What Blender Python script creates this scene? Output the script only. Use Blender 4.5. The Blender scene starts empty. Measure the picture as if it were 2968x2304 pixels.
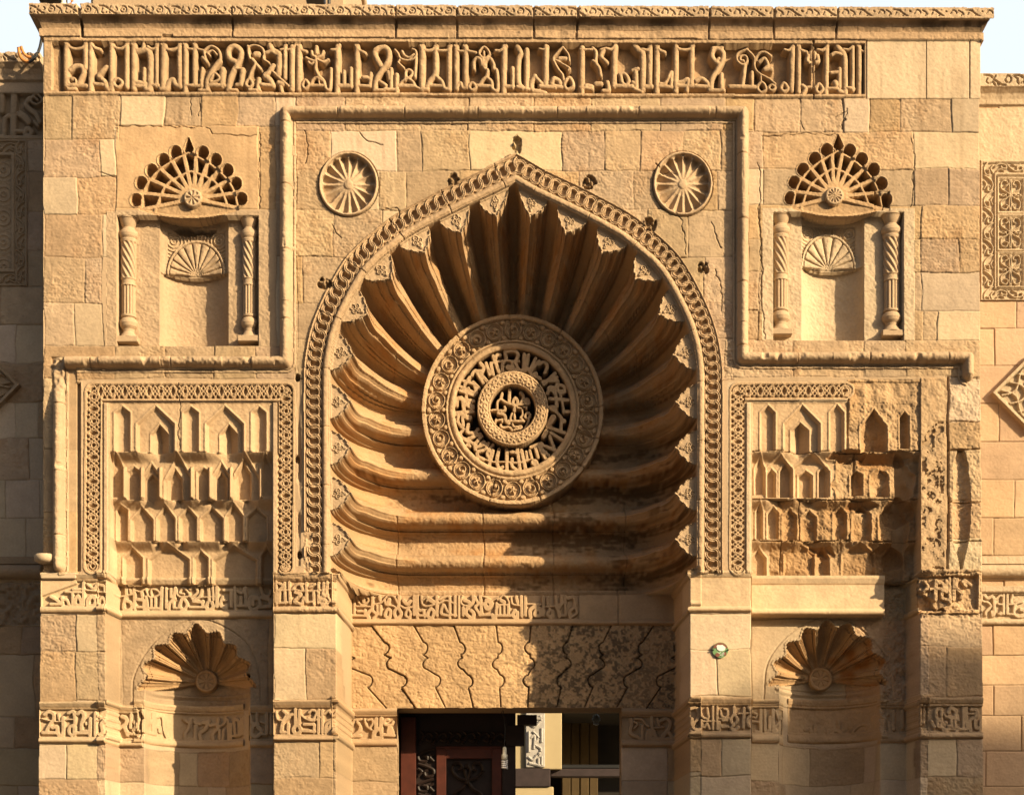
# Carved limestone mosque portal in low evening sun: every relief is real geometry (heights in units of 2.5 mm)
import bpy, math, random
import numpy as np

# ---------------------------------------------------------------- camera, light, exposure
sc = bpy.context.scene
S = 0.0025            # metres per unit
CX, VH, GV = 1484.0, 2700.0, 3340.0    # axis of the camera, eye level, ground level
D = 5600.0            # camera to front wall plane
DOWN = 3340.0
cd = bpy.data.cameras.new("camera"); cam = bpy.data.objects.new("camera", cd)
sc.collection.objects.link(cam); sc.camera = cam
cam.location = (0, -D*S, (GV-VH)*S); cam.rotation_euler = (math.radians(90), 0, 0)
cd.sensor_width = 36; cd.lens = 36*D/2968.0
cd.shift_x = 0.0; cd.shift_y = (VH-1152)/2968.0
cd.clip_start = 0.1; cd.clip_end = 500

TAN_AZ, SLOPE = 1.32, 0.64            # shadow offset sideways / downwards per unit of depth
EL = math.atan(SLOPE/math.hypot(1, TAN_AZ))
sdir = np.array([TAN_AZ, -1.0, SLOPE]); sdir /= np.linalg.norm(sdir)   # towards the sun
w = bpy.data.worlds.new("World"); sc.world = w; w.use_nodes = True
nt = w.node_tree; bg = nt.nodes["Background"]
sky = nt.nodes.new("ShaderNodeTexSky"); sky.sky_type = 'NISHITA'; sky.sun_disc = False
sky.sun_elevation = EL; sky.sun_rotation = math.atan2(sdir[0], sdir[1])
sky.air_density = 1.0; sky.dust_density = 7.0; sky.ozone_density = 1.0
# white haze added to the northern sky to brighten the view behind the mosque
tcw = nt.nodes.new("ShaderNodeTexCoord"); sxyz = nt.nodes.new("ShaderNodeSeparateXYZ"); nt.links.new(tcw.outputs["Generated"], sxyz.inputs[0])
mrw = nt.nodes.new("ShaderNodeMapRange"); mrw.interpolation_type = 'SMOOTHSTEP'; mrw.inputs["From Min"].default_value = 0.1; mrw.inputs["From Max"].default_value = 0.75; nt.links.new(sxyz.outputs["Y"], mrw.inputs["Value"])
mxw = nt.nodes.new("ShaderNodeMix"); mxw.data_type = 'RGBA'; nt.links.new(mrw.outputs["Result"], mxw.inputs["Factor"]); nt.links.new(sky.outputs[0], mxw.inputs["A"]); mxw.inputs["B"].default_value = (5.5, 6.0, 6.4, 1)
nt.links.new(mxw.outputs["Result"], bg.inputs[0]); bg.inputs[1].default_value = 0.085
sl = bpy.data.lights.new("sun", 'SUN'); so = bpy.data.objects.new("sun", sl); sc.collection.objects.link(so)
sl.energy = 5.0; sl.angle = math.radians(0.5); sl.color = (1.0, 0.785, 0.495)
from mathutils import Vector
so.rotation_euler = Vector((-sdir[0], -sdir[1], -sdir[2])).to_track_quat('-Z', 'Y').to_euler()
so.location = (6, -8, 12)
sc.view_settings.view_transform = 'Standard'; sc.view_settings.look = 'None'
sc.view_settings.exposure = 0.97; sc.view_settings.gamma = 1.0

random.seed(7); rng = np.random.default_rng(11)
# ---------------------------------------------------------------- relief grid
ST = 1.6
X0, X1, V0, V1 = -140.0, 3112.0, -200.0, 2400.0
nx = int((X1-X0)/ST)+1; ny = int((V1-V0)/ST)+1
xs = (X0+ST*np.arange(nx)).astype(np.float32); vs = (V0+ST*np.arange(ny)).astype(np.float32)
H = np.zeros((ny, nx), np.float32)
LAB = np.zeros((ny, nx), np.int16)
T = np.zeros((ny, nx, 3), np.float32)
OLD = np.array([0.340, 0.245, 0.152], np.float32); NEW = np.array([0.41, 0.315, 0.206], np.float32)
T[:] = OLD

def vnoise(scale, seed, sx=1.0, sy=1.0):
    r = np.random.default_rng(seed)
    gx = (xs-X0)/(scale*sx); gy = (vs-V0)/(scale*sy)
    L = r.random((int(gy[-1])+3, int(gx[-1])+3), dtype=np.float32)*2-1
    ix = gx.astype(int); fx = gx-ix; fx = fx*fx*(3-2*fx)
    iy = gy.astype(int); fy = gy-iy; fy = (fy*fy*(3-2*fy))[:, None]
    A = L[iy][:, ix]*(1-fx)+L[iy][:, ix+1]*fx
    B = L[iy+1][:, ix]*(1-fx)+L[iy+1][:, ix+1]*fx
    return A*(1-fy)+B*fy
N3 = vnoise(4.5, 1); N8 = vnoise(9, 2); N20 = vnoise(21, 3); N50 = vnoise(52, 4); N150 = vnoise(150, 5)
N6s = vnoise(7, 6, 2.4, .7); N400 = vnoise(420, 8); N30 = vnoise(31, 9)
WB = vnoise(130, 10); ROUGH = N3*.8+N8*1.0+N20*.8
PIT = np.clip(N8+N3*.7-.75, 0, 1)

def sm(x, a=0.0, b=1.0):
    t = np.clip((x-a)/(b-a), 0, 1); return t*t*(3-2*t)
def win(x0, v0, x1, v1):
    i0 = max(0, int(math.floor((v0-V0)/ST))); i1 = min(ny, int(math.ceil((v1-V0)/ST))+1)
    j0 = max(0, int(math.floor((x0-X0)/ST))); j1 = min(nx, int(math.ceil((x1-X0)/ST))+1)
    return (slice(i0, i1), slice(j0, j1))
def wxy(u, v, h=0.0):       # a traced point standing at depth h -> its place on the grid
    k = (D-h)/D; return CX+(u-CX)*k, VH+(v-VH)*k
def pw(u0, v0, u1, v1, h=0.0, m=0.0):
    a = wxy(u0, v0, h); b = wxy(u1, v1, h); sl_ = win(a[0]-m, a[1]-m, b[0]+m, b[1]+m)
    k = D/(D-h)
    U = CX+(xs[sl_[1]]-CX)*k; V = VH+(vs[sl_[0]]-VH)*k
    return sl_, np.broadcast_to(U[None, :], (len(V), len(U))), np.broadcast_to(V[:, None], (len(V), len(U)))
def inr(U, V, a, b, c, d): return (U >= a) & (U <= c) & (V >= b) & (V <= d)

LABELS = {0: ("masonry", None, None)}
def newlab(name, parent=None, label=None):
    i = len(LABELS); LABELS[i] = (name, parent, label); return i
PORTAL, LEFTW, RIGHTW = 'P', 'L', 'R'
LABELS[0] = ("ashlar_wall", PORTAL, None)
HOLE = -1

# ---- strokes
def smooth_pts(p):
    p = np.array(p, float)
    if len(p) < 3: return p
    closed = np.allclose(p[0], p[-1])
    q = np.vstack([p[-2] if closed else 2*p[0]-p[1], p, p[1] if closed else 2*p[-1]-p[-2]])
    out = []
    for i in range(1, len(q)-2):
        for t in np.arange(0, 1, .2):
            a, b, c, d = q[i-1], q[i], q[i+1], q[i+2]
            out.append(.5*(2*b+(c-a)*t+(2*a-5*b+4*c-d)*t*t+(3*b-3*c+d-a)*t**3))
    out.append(q[-2]); return np.array(out)
def parse(txt, ox, oy, k):
    res = []
    for s in txt.split(';'):
        s = s.split()
        if not s: continue
        cur = s[0].endswith('~'); wd = float(s[0].rstrip('~'))/k
        pts = [tuple(float(c) for c in p.split(',')) for p in s[1:]]
        pts = [(ox+a/k, oy+b/k) for a, b in pts]
        res.append((wd, smooth_pts(pts) if cur else np.array(pts, float)))
    return res
def segdist(U, V, a, b):
    dx, dy = b[0]-a[0], b[1]-a[1]; L2 = dx*dx+dy*dy+1e-9
    t = np.clip(((U-a[0])*dx+(V-a[1])*dy)/L2, 0, 1)
    return np.hypot(U-(a[0]+t*dx), V-(a[1]+t*dy))
def draw(sl_, U, V, strokes, bev=2.5, rnd=False):
    M = np.zeros(U.shape, np.float32)
    u0, v0 = U[0, 0], V[0, 0]; du = U[0, 1]-U[0, 0]
    for wd, p in strokes:
        m = wd/2+3
        j0 = max(0, int((p[:, 0].min()-m-u0)/du)); j1 = min(U.shape[1], int((p[:, 0].max()+m-u0)/du)+2)
        i0 = max(0, int((p[:, 1].min()-m-v0)/du)); i1 = min(U.shape[0], int((p[:, 1].max()+m-v0)/du)+2)
        if j1 <= j0 or i1 <= i0: continue
        u = U[i0:i1, j0:j1]; v = V[i0:i1, j0:j1]; d = np.full(u.shape, 1e9)
        if len(p) == 1: d = np.hypot(u-p[0, 0], v-p[0, 1])
        for a, b in zip(p[:-1], p[1:]): d = np.minimum(d, segdist(u, v, a, b))
        if rnd:
            q = np.clip(d/(wd/2), 0, 1); pr = np.where(d < wd/2, .72+.28*np.sqrt(1-q*q), np.clip(1-(d-wd/2)/1.6, 0, 1)*.72)
        else: pr = np.clip((wd/2-d)/bev+.5, 0, 1)
        M[i0:i1, j0:j1] = np.maximum(M[i0:i1, j0:j1], pr)
    return M
def path_st(U, V, pts, reach=1e9):
    """distance, arc length and side for a polyline"""
    best = np.full(U.shape, 1e9, np.float32); s = np.zeros(U.shape, np.float32); side = np.zeros(U.shape, np.float32)
    acc = 0; u0, v0 = U[0, 0], V[0, 0]; du = U[0, 1]-U[0, 0]
    for a, b in zip(pts[:-1], pts[1:]):
        j0 = max(0, int((min(a[0], b[0])-reach-u0)/du)) if reach < 1e8 else 0
        j1 = min(U.shape[1], int((max(a[0], b[0])+reach-u0)/du)+2) if reach < 1e8 else U.shape[1]
        i0 = max(0, int((min(a[1], b[1])-reach-v0)/du)) if reach < 1e8 else 0
        i1 = min(U.shape[0], int((max(a[1], b[1])+reach-v0)/du)+2) if reach < 1e8 else U.shape[0]
        L = math.hypot(b[0]-a[0], b[1]-a[1])
        if j1 > j0 and i1 > i0:
            u = U[i0:i1, j0:j1]; v = V[i0:i1, j0:j1]
            dx, dy = (b[0]-a[0])/L, (b[1]-a[1])/L
            t = np.clip((u-a[0])*dx+(v-a[1])*dy, 0, L)
            d = np.hypot(u-a[0]-t*dx, v-a[1]-t*dy); c = dx*(v-a[1])-dy*(u-a[0])
            B = best[i0:i1, j0:j1]; m = d < B
            B[m] = d[m]; s[i0:i1, j0:j1][m] = (acc+t)[m]; side[i0:i1, j0:j1][m] = np.sign(c)[m]
        acc += L
    return best, s, side, acc

# ---- masonry blocks
def ashlar(rows, h0=0.0, age=.5, joint=4.0, lab=None, amp=1.0):
    for (v0, v1, us) in rows:
        for u0, u1 in zip(us[:-1], us[1:]):
            sl_, U, V = pw(u0, v0, u1, v1, h0, 9)
            if 0 in U.shape: continue
            wa = (1.0 if age > .3 else .25); U = U+wa*(4.5*N150[sl_]+2.5*N50[sl_]); V = V+wa*(4.0*WB[sl_]+2.0*N30[sl_]); ins_ = (U >= u0) & (U < u1) & (V >= v0) & (V < v1)
            joint_ = joint
            old = random.random() < age
            wob = (2.2*N20[sl_]+2.0*N50[sl_]+.8*N8[sl_]) if old else .8*N50[sl_]
            d = np.abs(np.minimum(np.minimum(U-u0, u1-U), np.minimum(V-v0, v1-V))+wob*.6)
            c = (OLD if old else NEW)*(1+random.uniform(-.13, .10))*np.array([1, 1+random.uniform(-.02, .015), 1+random.uniform(-.07, .05)])
            if old and random.random() < .3: c = c*np.array([1.0, .95, .87])
            dh = random.uniform(-1.6, 1.6)*amp + (U-(u0+u1)/2)*random.uniform(-.008, .008)+(V-(v0+v1)/2)*random.uniform(-.008, .008)
            r = (1.15*(.50+.75*np.clip(N150[sl_]*.9+N50[sl_]*.6+.45, 0, 1)) if old else .34)*amp
            wj = 1.5 if not old else 2.1+1.2*N50[sl_]
            gate = np.clip(.75+.55*N30[sl_]+.35*N20[sl_], .12, 1.2) if old else np.clip(.8+.3*N50[sl_], .3, 1)
            jt = np.exp(-(np.clip(d, 0, 99)/wj)**2)*(joint*.75 if old else joint)*gate
            Hs = H[sl_]
            Hs += ins_*(dh+r*(ROUGH[sl_]*.85+(-2.6*PIT[sl_] if old else 0)+.5*N6s[sl_]) - jt)
            mot = 1+(.10 if old else .05)*N20[sl_]+.08*N50[sl_]
            st_ = np.clip(.5*N150[sl_]+.45*N50[sl_]+.35*N20[sl_]+.25*N8[sl_]-.12, 0, 1)*(.55 if old else .12)
            mot = mot*(1+.10*np.clip(N30[sl_]*.8+N8[sl_]*.5-.5, 0, 1)*old)
            cc_ = c*mot[..., None]*(1-.22*PIT[sl_]*old)[..., None]*(1-st_[..., None]*np.array([.55, .68, .80]))*(1-.20*gate*np.exp(-(np.clip(d, 0, 99)/wj)**2))[..., None]
            T[sl_] = np.where(ins_[..., None], cc_, T[sl_])
# ---------------------------------------------------------------- base planes
WD, RD, PD = -320.0, -345.0, -118.0       # wings, doorway recess, side panels
XX = np.broadcast_to(xs[None, :], (ny, nx)); VV = np.broadcast_to(vs[:, None], (ny, nx))
leftE = np.interp(vs, [1650, 1662, 2260], [125, 119, 112])[:, None]
rightE = np.interp(vs, [400, 1100, 2260], [2839, 2842, 2851])[:, None]
mL = XX < leftE; mR = XX > rightE
H[mL | mR] = WD
def slope_in(x, a, b): return np.clip((x-a)/(b-a), 0, 1)
lowP = (VV > 1662) & ~mL & ~mR
LED = np.zeros(ny, np.float32)
for (a_, b_) in ((1657, 1677), (1757, 1776), (2024, 2042), (2122, 2141)): LED = np.maximum(LED, np.sqrt(np.clip(1-((vs-(a_+b_)/2)/((b_-a_)/2))**2, 0, 1)))
LED = (LED*8-2*((vs > 2044) & (vs < 2120))*(np.sin(vs/3.1) > 0))[:, None]
f = slope_in(XX-LED, 305, 323)*(XX < 792); H[:] = np.where(lowP & (XX > 305) & (XX < 792), PD*f, H)
f = np.clip((2668-LED-XX)/16, 0, 1); H[:] = np.where(lowP & (XX > 2178) & (XX < 2668), (PD-12)*f, H)
lowR = (VV > 1640) & (XX > 975) & (XX < 2000)
f = np.minimum(slope_in(XX-LED, 975, 992), np.clip((2000-LED-XX)/17, 0, 1)); H[:] = np.where(lowR, RD*f, H)

# concave niches of the side panels (plan: half ellipse), from the scallop downwards
def lower_niche(xc, hw, base, v0):
    m = (VV > v0) & (np.abs(XX-xc) < hw)
    H[m] = base-165*np.sqrt(np.clip(1-((XX[m]-xc)/hw)**2, 0, 1))
lower_niche(553, 156, PD, 1935); lower_niche(2426, 150, PD-12, 1935)

LAB[mL] = newlab("wall", LEFTW); LW_WALL = LAB[500, 2]
LAB[mR] = newlab("wall", RIGHTW); RW_WALL = LAB[500, nx-3]

# ---------------------------------------------------------------- masonry courses
ashlar([(275, 405, [125, 208, 350]), (275, 366, [350, 476, 579, 687, 797, 860]), (405, 513, [125, 293, 337]), (513, 620, [125, 225, 337]),
        (620, 745, [125, 298, 345]), (745, 879, [125, 247, 298]), (879, 1005, [125, 213, 298]), (1005, 1100, [125, 330, 480, 620, 740, 860]),
        (366, 608, [337, 750, 800, 862]), (608, 745, [800, 862]), (745, 1005, [800, 862]), (1100, 1300, [125, 158, 240]), (1300, 1480, [125, 240]), (1480, 1662, [125, 240])], age=.62)
ashlar([(275, 380, [860, 1000, 1357, 1550, 1715, 1910, 2100, 2185]), (380, 495, [850, 960, 1149, 1220, 1362, 1630, 1753, 1856, 1978, 2092, 2150]), (495, 608, [850, 980, 1100, 1174, 1330, 1680, 1838, 1930, 2080, 2150]),
        (608, 745, [850, 968, 1110, 1250, 1750, 1880, 1990, 2128]), (745, 879, [850, 877, 1010, 1960, 2040, 2128]), (879, 985, [850, 960, 2020, 2128]), (985, 1100, [850, 900, 2060, 2128])], age=.85)
ashlar([(284, 383, [2185, 2318, 2446, 2520, 2611, 2756, 2842]), (383, 490, [2165, 2210, 2646, 2842]), (490, 597, [2165, 2210, 2646, 2747, 2842]), (597, 696, [2165, 2200, 2670, 2842]),
        (696, 790, [2165, 2200, 2670, 2783, 2842]), (790, 900, [2165, 2200, 2670, 2842]), (900, 985, [2165, 2200, 2675, 2717, 2842]), (985, 1092, [2100, 2302, 2505, 2625, 2845]),
        (1092, 1222, [2740, 2845]), (1222, 1304, [2740, 2845]), (1304, 1450, [2740, 2845]), (1450, 1560, [2740, 2845]), (1560, 1660, [2740, 2848])], age=.8)
sl_, U, V = pw(337, 366, 750, 608); T[sl_] = OLD*np.array([1.1, 1.02, .9])*(1+.12*N50[sl_]+.08*N20[sl_])[..., None]
# piers
ashlar([(1662, 1782, [100, 305]), (1782, 1890, [100, 222, 305]), (1890, 2032, [100, 217, 305]), (2032, 2155, [100, 305]), (2155, 2256, [90, 190, 305]), (2256, 2420, [90, 306])], age=.35)
ashlar([(1662, 1777, [792, 983]), (1777, 1880, [792, 983]), (1880, 2027, [792, 885, 983]), (2027, 2148, [792, 983]), (2148, 2254, [792, 922, 983]), (2254, 2420, [792, 983])], age=.6)
ashlar([(1654, 1777, [1990, 2178]), (1777, 1880, [1990, 2178]), (1880, 2018, [1990, 2080, 2178]), (2018, 2142, [1990, 2178]), (2142, 2247, [1990, 2088, 2178]), (2247, 2420, [1990, 2178])], age=.5)
ashlar([(1660, 1775, [2660, 2860]), (1775, 1874, [2660, 2860]), (1874, 2018, [2660, 2743, 2860]), (2018, 2142, [2660, 2860]), (2142, 2250, [2660, 2774, 2862]), (2250, 2420, [2660, 2862])], age=.8)
# side panels and their niches
ashlar([(1793, 2046, [306, 350, 776, 792]), (1675, 1793, [306, 792]), (2046, 2165, [306, 792]), (2165, 2268, [306, 420, 492, 545, 646, 717, 792]), (2268, 2430, [306, 332, 490, 574, 633, 717, 792])], PD, age=.55, joint=2.5)
ashlar([(1793, 2036, [2178, 2480, 2628, 2668]), (1675, 1793, [2178, 2668]), (2036, 2150, [2178, 2668]), (2155, 2262, [2178, 2262, 2284, 2370, 2524, 2548, 2640, 2668]), (2262, 2430, [2178, 2262, 2293, 2492, 2548, 2668])], PD, age=.45, joint=2.5)
# wings
ashlar([(407, 497, [-20, 78, 125]), (497, 613, [-20, 78, 125]), (613, 726, [-20, 78, 125]), (726, 829, [-20, 78, 125]), (829, 943, [-90, 3, 128]), (943, 1051, [-60, 47, 128]), (1051, 1165, [-60, 128]),
        (1165, 1268, [-60, 47, 115, 140]), (1268, 1390, [-60, 87, 128]), (1390, 1500, [-60, 15, 115, 140]), (1500, 1616, [-60, 74, 128]), (1616, 1690, [-80, 128]), (1690, 1815, [-80, 128]), (1815, 1895, [-80, 60, 128]), (1895, 2075, [-80, 98, 128]),
        (2075, 2170, [-80, 40, 128]), (2170, 2277, [-80, 128]), (2277, 2420, [-80, 50, 128])], WD, age=.65)
ashlar([(302, 467, [2830, 2895, 3060]), (467, 874, [2830, 3060]), (874, 952, [2830, 2946, 3060]), (952, 1060, [2830, 2883, 3060]), (1060, 1170, [2830, 3060]), (1170, 1280, [2830, 2895, 3060]), (1280, 1390, [2830, 3060]), (1390, 1500, [2830, 2940, 3060]),
        (1500, 1610, [2830, 2880, 3060]), (1610, 1705, [2830, 2910, 3060]), (1705, 1812, [2830, 3060]), (1812, 1899, [2830, 2878, 3060]), (1899, 1985, [2830, 3060]), (1985, 2073, [2830, 2880, 3060]), (2073, 2176, [2830, 2960, 3060]), (2176, 2279, [2830, 2857, 3060]), (2279, 2420, [2830, 3060])], WD, age=.0, joint=4.5)

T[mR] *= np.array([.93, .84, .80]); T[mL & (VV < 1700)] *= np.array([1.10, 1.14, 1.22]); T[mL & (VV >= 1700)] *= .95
# ---------------------------------------------------------------- cornice and great inscription of the portal
tilt = (XX-125)/2715*13.0
ctop = 27+5*((XX < 238) & (XX > 70))+1.5*N20+1.2*N8 - 4*(XX < 238)
prof = np.interp(VV-tilt, [20, 57, 59, 66, 78, 85, 87, 110, 112], [34, 34, 22, 13, 6, 4, 10, 10, 0]).astype(np.float32)
mC = (VV-tilt < 112) & (XX >= 125-prof) & (XX <= 2840+prof)
C_ID = newlab("cornice", PORTAL)
H[mC] = (prof+.9*ROUGH*.8)[mC]; LAB[mC] = C_ID; T[mC] = (OLD*1.02*(1+.14*N50+.07*N20)[..., None])[mC]; soot_shade = mC & (VV-tilt > 58); T[soot_shade] *= (1-.80*np.clip(.55+.5*N50+.35*N20+.3*N150, 0, 1)*np.interp(VV-tilt, [58, 64, 82, 92], [.9, 1, .8, .12]))[soot_shade][:, None]*np.array([1, .94, .88])  # soot under the lip, deepened so the tint also paints in the lip's shade
fas = mC & (VV-tilt > 84)
H[fas] += (2.5*np.clip(N50+N20*.8, -1, .2)*((XX > 1300) & (XX < 2420)))[fas]
for jx in (237, 675, 1147, 1327, 1545, 1672, 2056, 2241, 2422):
    g = mC & (np.abs(XX-jx-3*N50) < 3); H[g] -= 9
g = mC & (np.abs(XX-237-(VV-60)*.08) < 4); H[g] -= 16
g = (np.abs(XX-488) < 16+4*N20) & (VV > 104) & (VV < 124); H[g] -= 30
# scroll ornament cut into the lip
sl_ = win(86, 28, 2890, 78); Uc = XX[sl_]; Vc = (VV-tilt)[sl_]-30
PER = 104.0
scr = []
for n in range(-1, 29):
    o = 84+n*PER
    for t in ("4~ 2,2 18,4 34,15 52,25 64,27", "3.5~ 64,10 70,3 80,8 78,18 68,20 62,12", "3.5~ 70,12 74,12", "3~ 12,10 8,18 16,24 24,20", "4 34,27 30,18", "4 44,27 42,20", "3~ 86,4 98,12 102,24", "3 90,26 96,16", "3 22,4 30,10 36,4", "3.5~ 50,6 54,12 48,16"):
        scr += [(a, b+np.array([o, 0.5])) for a, b in parse(t, 0, 0, 1)]
M = draw(sl_, Uc, Vc, scr, 1.8); M *= (Vc > 1) & (Vc < 25) & mC[sl_]
H[sl_] -= 5.0*M; T[sl_] *= (1-.10*M)[..., None]
LAB[(VV < ctop+tilt-2) & ~mL & ~mR] = HOLE
LAB[(VV < ctop+tilt-2) & (prof > 0)] = HOLE
wl_top = 2700-(2700-np.interp(xs, [-140, -60, 20, 40, 60, 85, 94, 101, 108, 116, 125], [140, 132, 130, 137, 148, 142, 128, 100, 90, 88, 96]))*1.057+3*N20+2*N8
LAB[mL & ~mC & (VV < wl_top)] = HOLE
wr_top = 2700-(2700-(226+(XX-2900)*.01))*1.057
LAB[mR & ~mC & (VV < wr_top)] = HOLE

F_ID = newlab("inscription_frieze", PORTAL)
sl_, U, V = pw(127, 108, 2843, 286); ti = tilt[sl_]*.75
fr = inr(U, V-ti, 128, 110, 2508, 279)
h = np.zeros(U.shape, np.float32)
ins = inr(U, V-ti, 170, 122, 2506, 267)
h[:] = 2+.8*ROUGH[sl_]; h[(V-ti > 268) & (V-ti < 276)] += 5; h[V-ti < 121] += 3
h[ins] = -36+1.2*N20[sl_][ins]+.6*ROUGH[sl_][ins]
def FZ(): 
    k = 4.368; L = []
    L += parse("70 185,120 185,640;40~ 165,110 230,160 300,178 390,158 440,105;60 420,120 420,420;65~ 225,440 300,395 380,410 400,480 365,570 345,620;50 250,560 260,560;26~ 205,570 240,545 290,560 300,620 220,625 205,570;55 180,640 300,640 430,650;45 205,690 300,695;65 495,100 490,720;45~ 485,115 540,170 605,188;58~ 685,410 620,480 590,525 660,590 690,660 720,700;48 540,620 640,630;70 760,110 750,700;40~ 735,110 800,165 870,178 930,150 965,110;58 945,125 945,660;40~ 775,610 825,555 890,610 835,665 775,610;55 720,690 765,640;70 1040,115 1035,680;45~ 1010,115 1070,180 1140,188 1160,110;72~ 1085,205 1195,195 1242,260 1248,400 1238,690;48 1320,120 1320,650;35~ 1210,150 1260,180 1320,160 1345,110;45 1165,430 1165,650;58 1070,600 1180,620;48 1030,645 1180,655;55 1180,685 1240,695;48 1250,630 1340,640;75 1415,120 1405,680;45~ 1385,120 1450,180 1510,190 1580,170 1630,110;55 1610,125 1615,660;62~ 1380,685 1455,680 1480,600 1525,565 1560,630 1620,655;60 1690,115 1685,720;35~ 1665,110 1710,170 1775,180;42 1705,640 1750,645;60 1810,115 1810,640;35~ 1785,110 1830,170 1920,200;45 1755,645 1890,645;45 1900,430 1885,650;40 1860,700 1985,705;34~ 1940,300 1930,205 2010,145 2100,190 2130,270 2120,330;26~ 2085,250 2030,200 1970,235 1995,262;58~ 2120,330 2050,420 1990,520 1960,590 1965,690;45 1955,340 1905,290;34~ 2000,580 2060,490 2120,560 2010,610;50 1990,635 2180,640", 150, 100, k)
    L += parse("70 60,440 60,640;45 0,640 70,640;62~ 230,340 150,300 130,210 170,155 230,145 290,200 290,280 250,370 190,480 145,600 135,700;60 315,440 295,620;40 135,700 240,700;30 215,430 300,430;50 240,630 300,630;30~ 410,300 390,220 400,150 480,135 560,170 590,240 580,310 645,350;70 480,245 510,245;28~ 380,140 400,200;40~ 440,310 480,370 435,450 400,550;40~ 495,380 540,430;40~ 400,560 440,620 400,665 355,625 400,560;55 520,560 505,710;40 400,700 530,705;62~ 700,390 650,470 600,515 660,570 700,640;48 545,632 700,642;66~ 660,130 690,190 770,240 780,330 770,500;45~ 620,225 680,212 740,240;48 855,135 850,540;32 795,190 850,178 872,130;34 700,470 800,560 900,650;62 775,605 825,620;45 800,660 810,720;62 945,150 940,690;35~ 890,190 950,180 988,120;65 1035,135 1030,690;45~ 1010,130 1060,190 1120,212;40~ 1110,575 1155,635 1110,685 1072,640 1110,575;38~ 1250,330 1240,430 1280,520 1340,580 1370,680 1415,700 1432,620 1435,430;45 1250,150 1250,230;36~ 1190,210 1200,260 1240,285 1240,335 1160,310 1120,290;34~ 1340,210 1320,260 1265,290;34~ 1270,320 1340,345 1400,310;32~ 1150,345 1180,370 1215,355;40~ 1185,640 1210,570 1260,545 1330,585;20 1280,560 1290,630;48 1180,642 1330,648;60 1520,145 1515,730;40~ 1440,190 1500,185 1545,130;45 1600,460 1600,640;45 1690,425 1690,660;58 1520,640 1690,648;60 1770,135 1762,720;40~ 1745,130 1790,190 1870,232;50~ 1845,540 1900,545 1930,565;42 1940,490 1930,650;46 1800,642 1930,652;62~ 2060,380 2010,290 1990,215 2040,165 2120,155 2170,220 2160,330 2080,450 2010,570 1990,680;44 1985,700 2110,702;45 2060,595 2130,640;55 2160,470 2180,560", 630, 100, k)
    L += parse("46 100,430 100,680;50 170,505 170,720;45 20,690 180,695;28~ 150,190 190,240 220,300 300,322 380,310 420,260 410,200 370,180;34~ 240,210 270,260 330,285 390,250;28~ 210,320 190,350 220,382 262,420;36 420,290 402,540;36~ 280,580 290,470 330,445 370,482 340,540 245,590 212,640;36~ 300,540 380,600 402,650 460,682;52 200,640 400,650;68 500,135 495,690;44~ 470,140 530,195 620,190 680,140;62~ 665,150 665,470 595,580 560,660;40~ 690,200 760,200 830,190 860,140;58 840,150 838,690;50~ 500,690 560,685;48~ 665,520 740,590 770,670 820,692;46 600,640 740,646;60 930,145 930,680;34~ 905,140 950,200 1010,206;46~ 940,655 978,612 1010,672 1060,675;60 1045,145 1045,660;40~ 1020,140 1070,200 1170,226;40~ 1130,612 1178,660 1130,702 1090,660 1130,612;30~ 1280,155 1215,230 1275,300 1348,240 1280,155;28 1278,215 1278,260;42~ 1150,430 1150,335 1190,292 1240,325 1250,385;42~ 1290,400 1300,335 1355,300 1398,370 1402,430 1440,460 1452,690 1400,700 1360,650;42~ 1265,310 1280,420 1322,450 1310,525 1260,575 1220,640;42~ 1310,535 1370,590 1380,660;50 1200,642 1360,652;60 1535,150 1528,720;40~ 1425,200 1490,200 1560,140;46 1640,420 1640,670;54 1540,652 1640,657;60~ 1700,145 1745,240 1715,330 1715,600 1770,680;55 1820,190 1818,690;46 1700,660 1850,692;60~ 1920,525 1880,610 1890,700 1980,722 2050,742;45 1930,535 2010,620;60 2065,150 2060,650;32~ 1980,180 2040,190 2088,150;54 1990,652 2180,662", 1110, 100, k)
    L += parse("32~ 180,160 100,240 60,310 120,430 172,500 190,580;28~ 180,160 250,250 262,330;55 140,300 215,300;28~ 90,320 200,382 260,422;26~ 240,405 270,430 248,452;55~ 35,610 70,555 130,582 150,622;42~ 260,545 195,620 232,690 305,660 300,590 260,545;52 60,645 170,662;60 425,165 420,740;34 400,190 550,190;42~ 560,170 600,220 600,350 640,420 660,520;46~ 700,200 660,270 720,330 740,350;36 660,190 730,172;40 560,330 600,350;66 475,650 540,660;60 600,620 660,620;52~ 745,600 760,700 690,712;46 400,672 550,682;62 850,125 832,300 830,650;40~ 740,182 800,186 860,120;46~ 900,500 960,492 1010,560 1000,630;46~ 912,520 940,620 1020,650;56 1100,440 1110,660;46 1130,432 1062,452;50 1065,605 1100,620;54 830,642 1060,656;46 1085,682 1180,722;66~ 1090,125 1140,190 1198,260 1192,690;58 1285,150 1280,620;40~ 1185,182 1260,190 1310,120;60 1200,655 1300,655;62 1375,115 1372,720;45~ 1350,122 1400,190 1470,222;42~ 1412,620 1480,612 1558,475 1550,660;50 1410,652 1560,662;62 1615,115 1612,710;40~ 1595,120 1650,180 1740,190 1810,170 1845,120;58 1815,140 1812,640;52~ 1645,600 1700,595 1768,565 1750,700;50 1640,642 1830,652;52~ 1870,580 1940,555 2010,605 2022,642;52 1860,648 2040,657;56~ 2175,380 2090,310 2070,232 2110,175 2190,165", 1590, 100, k)
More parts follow.
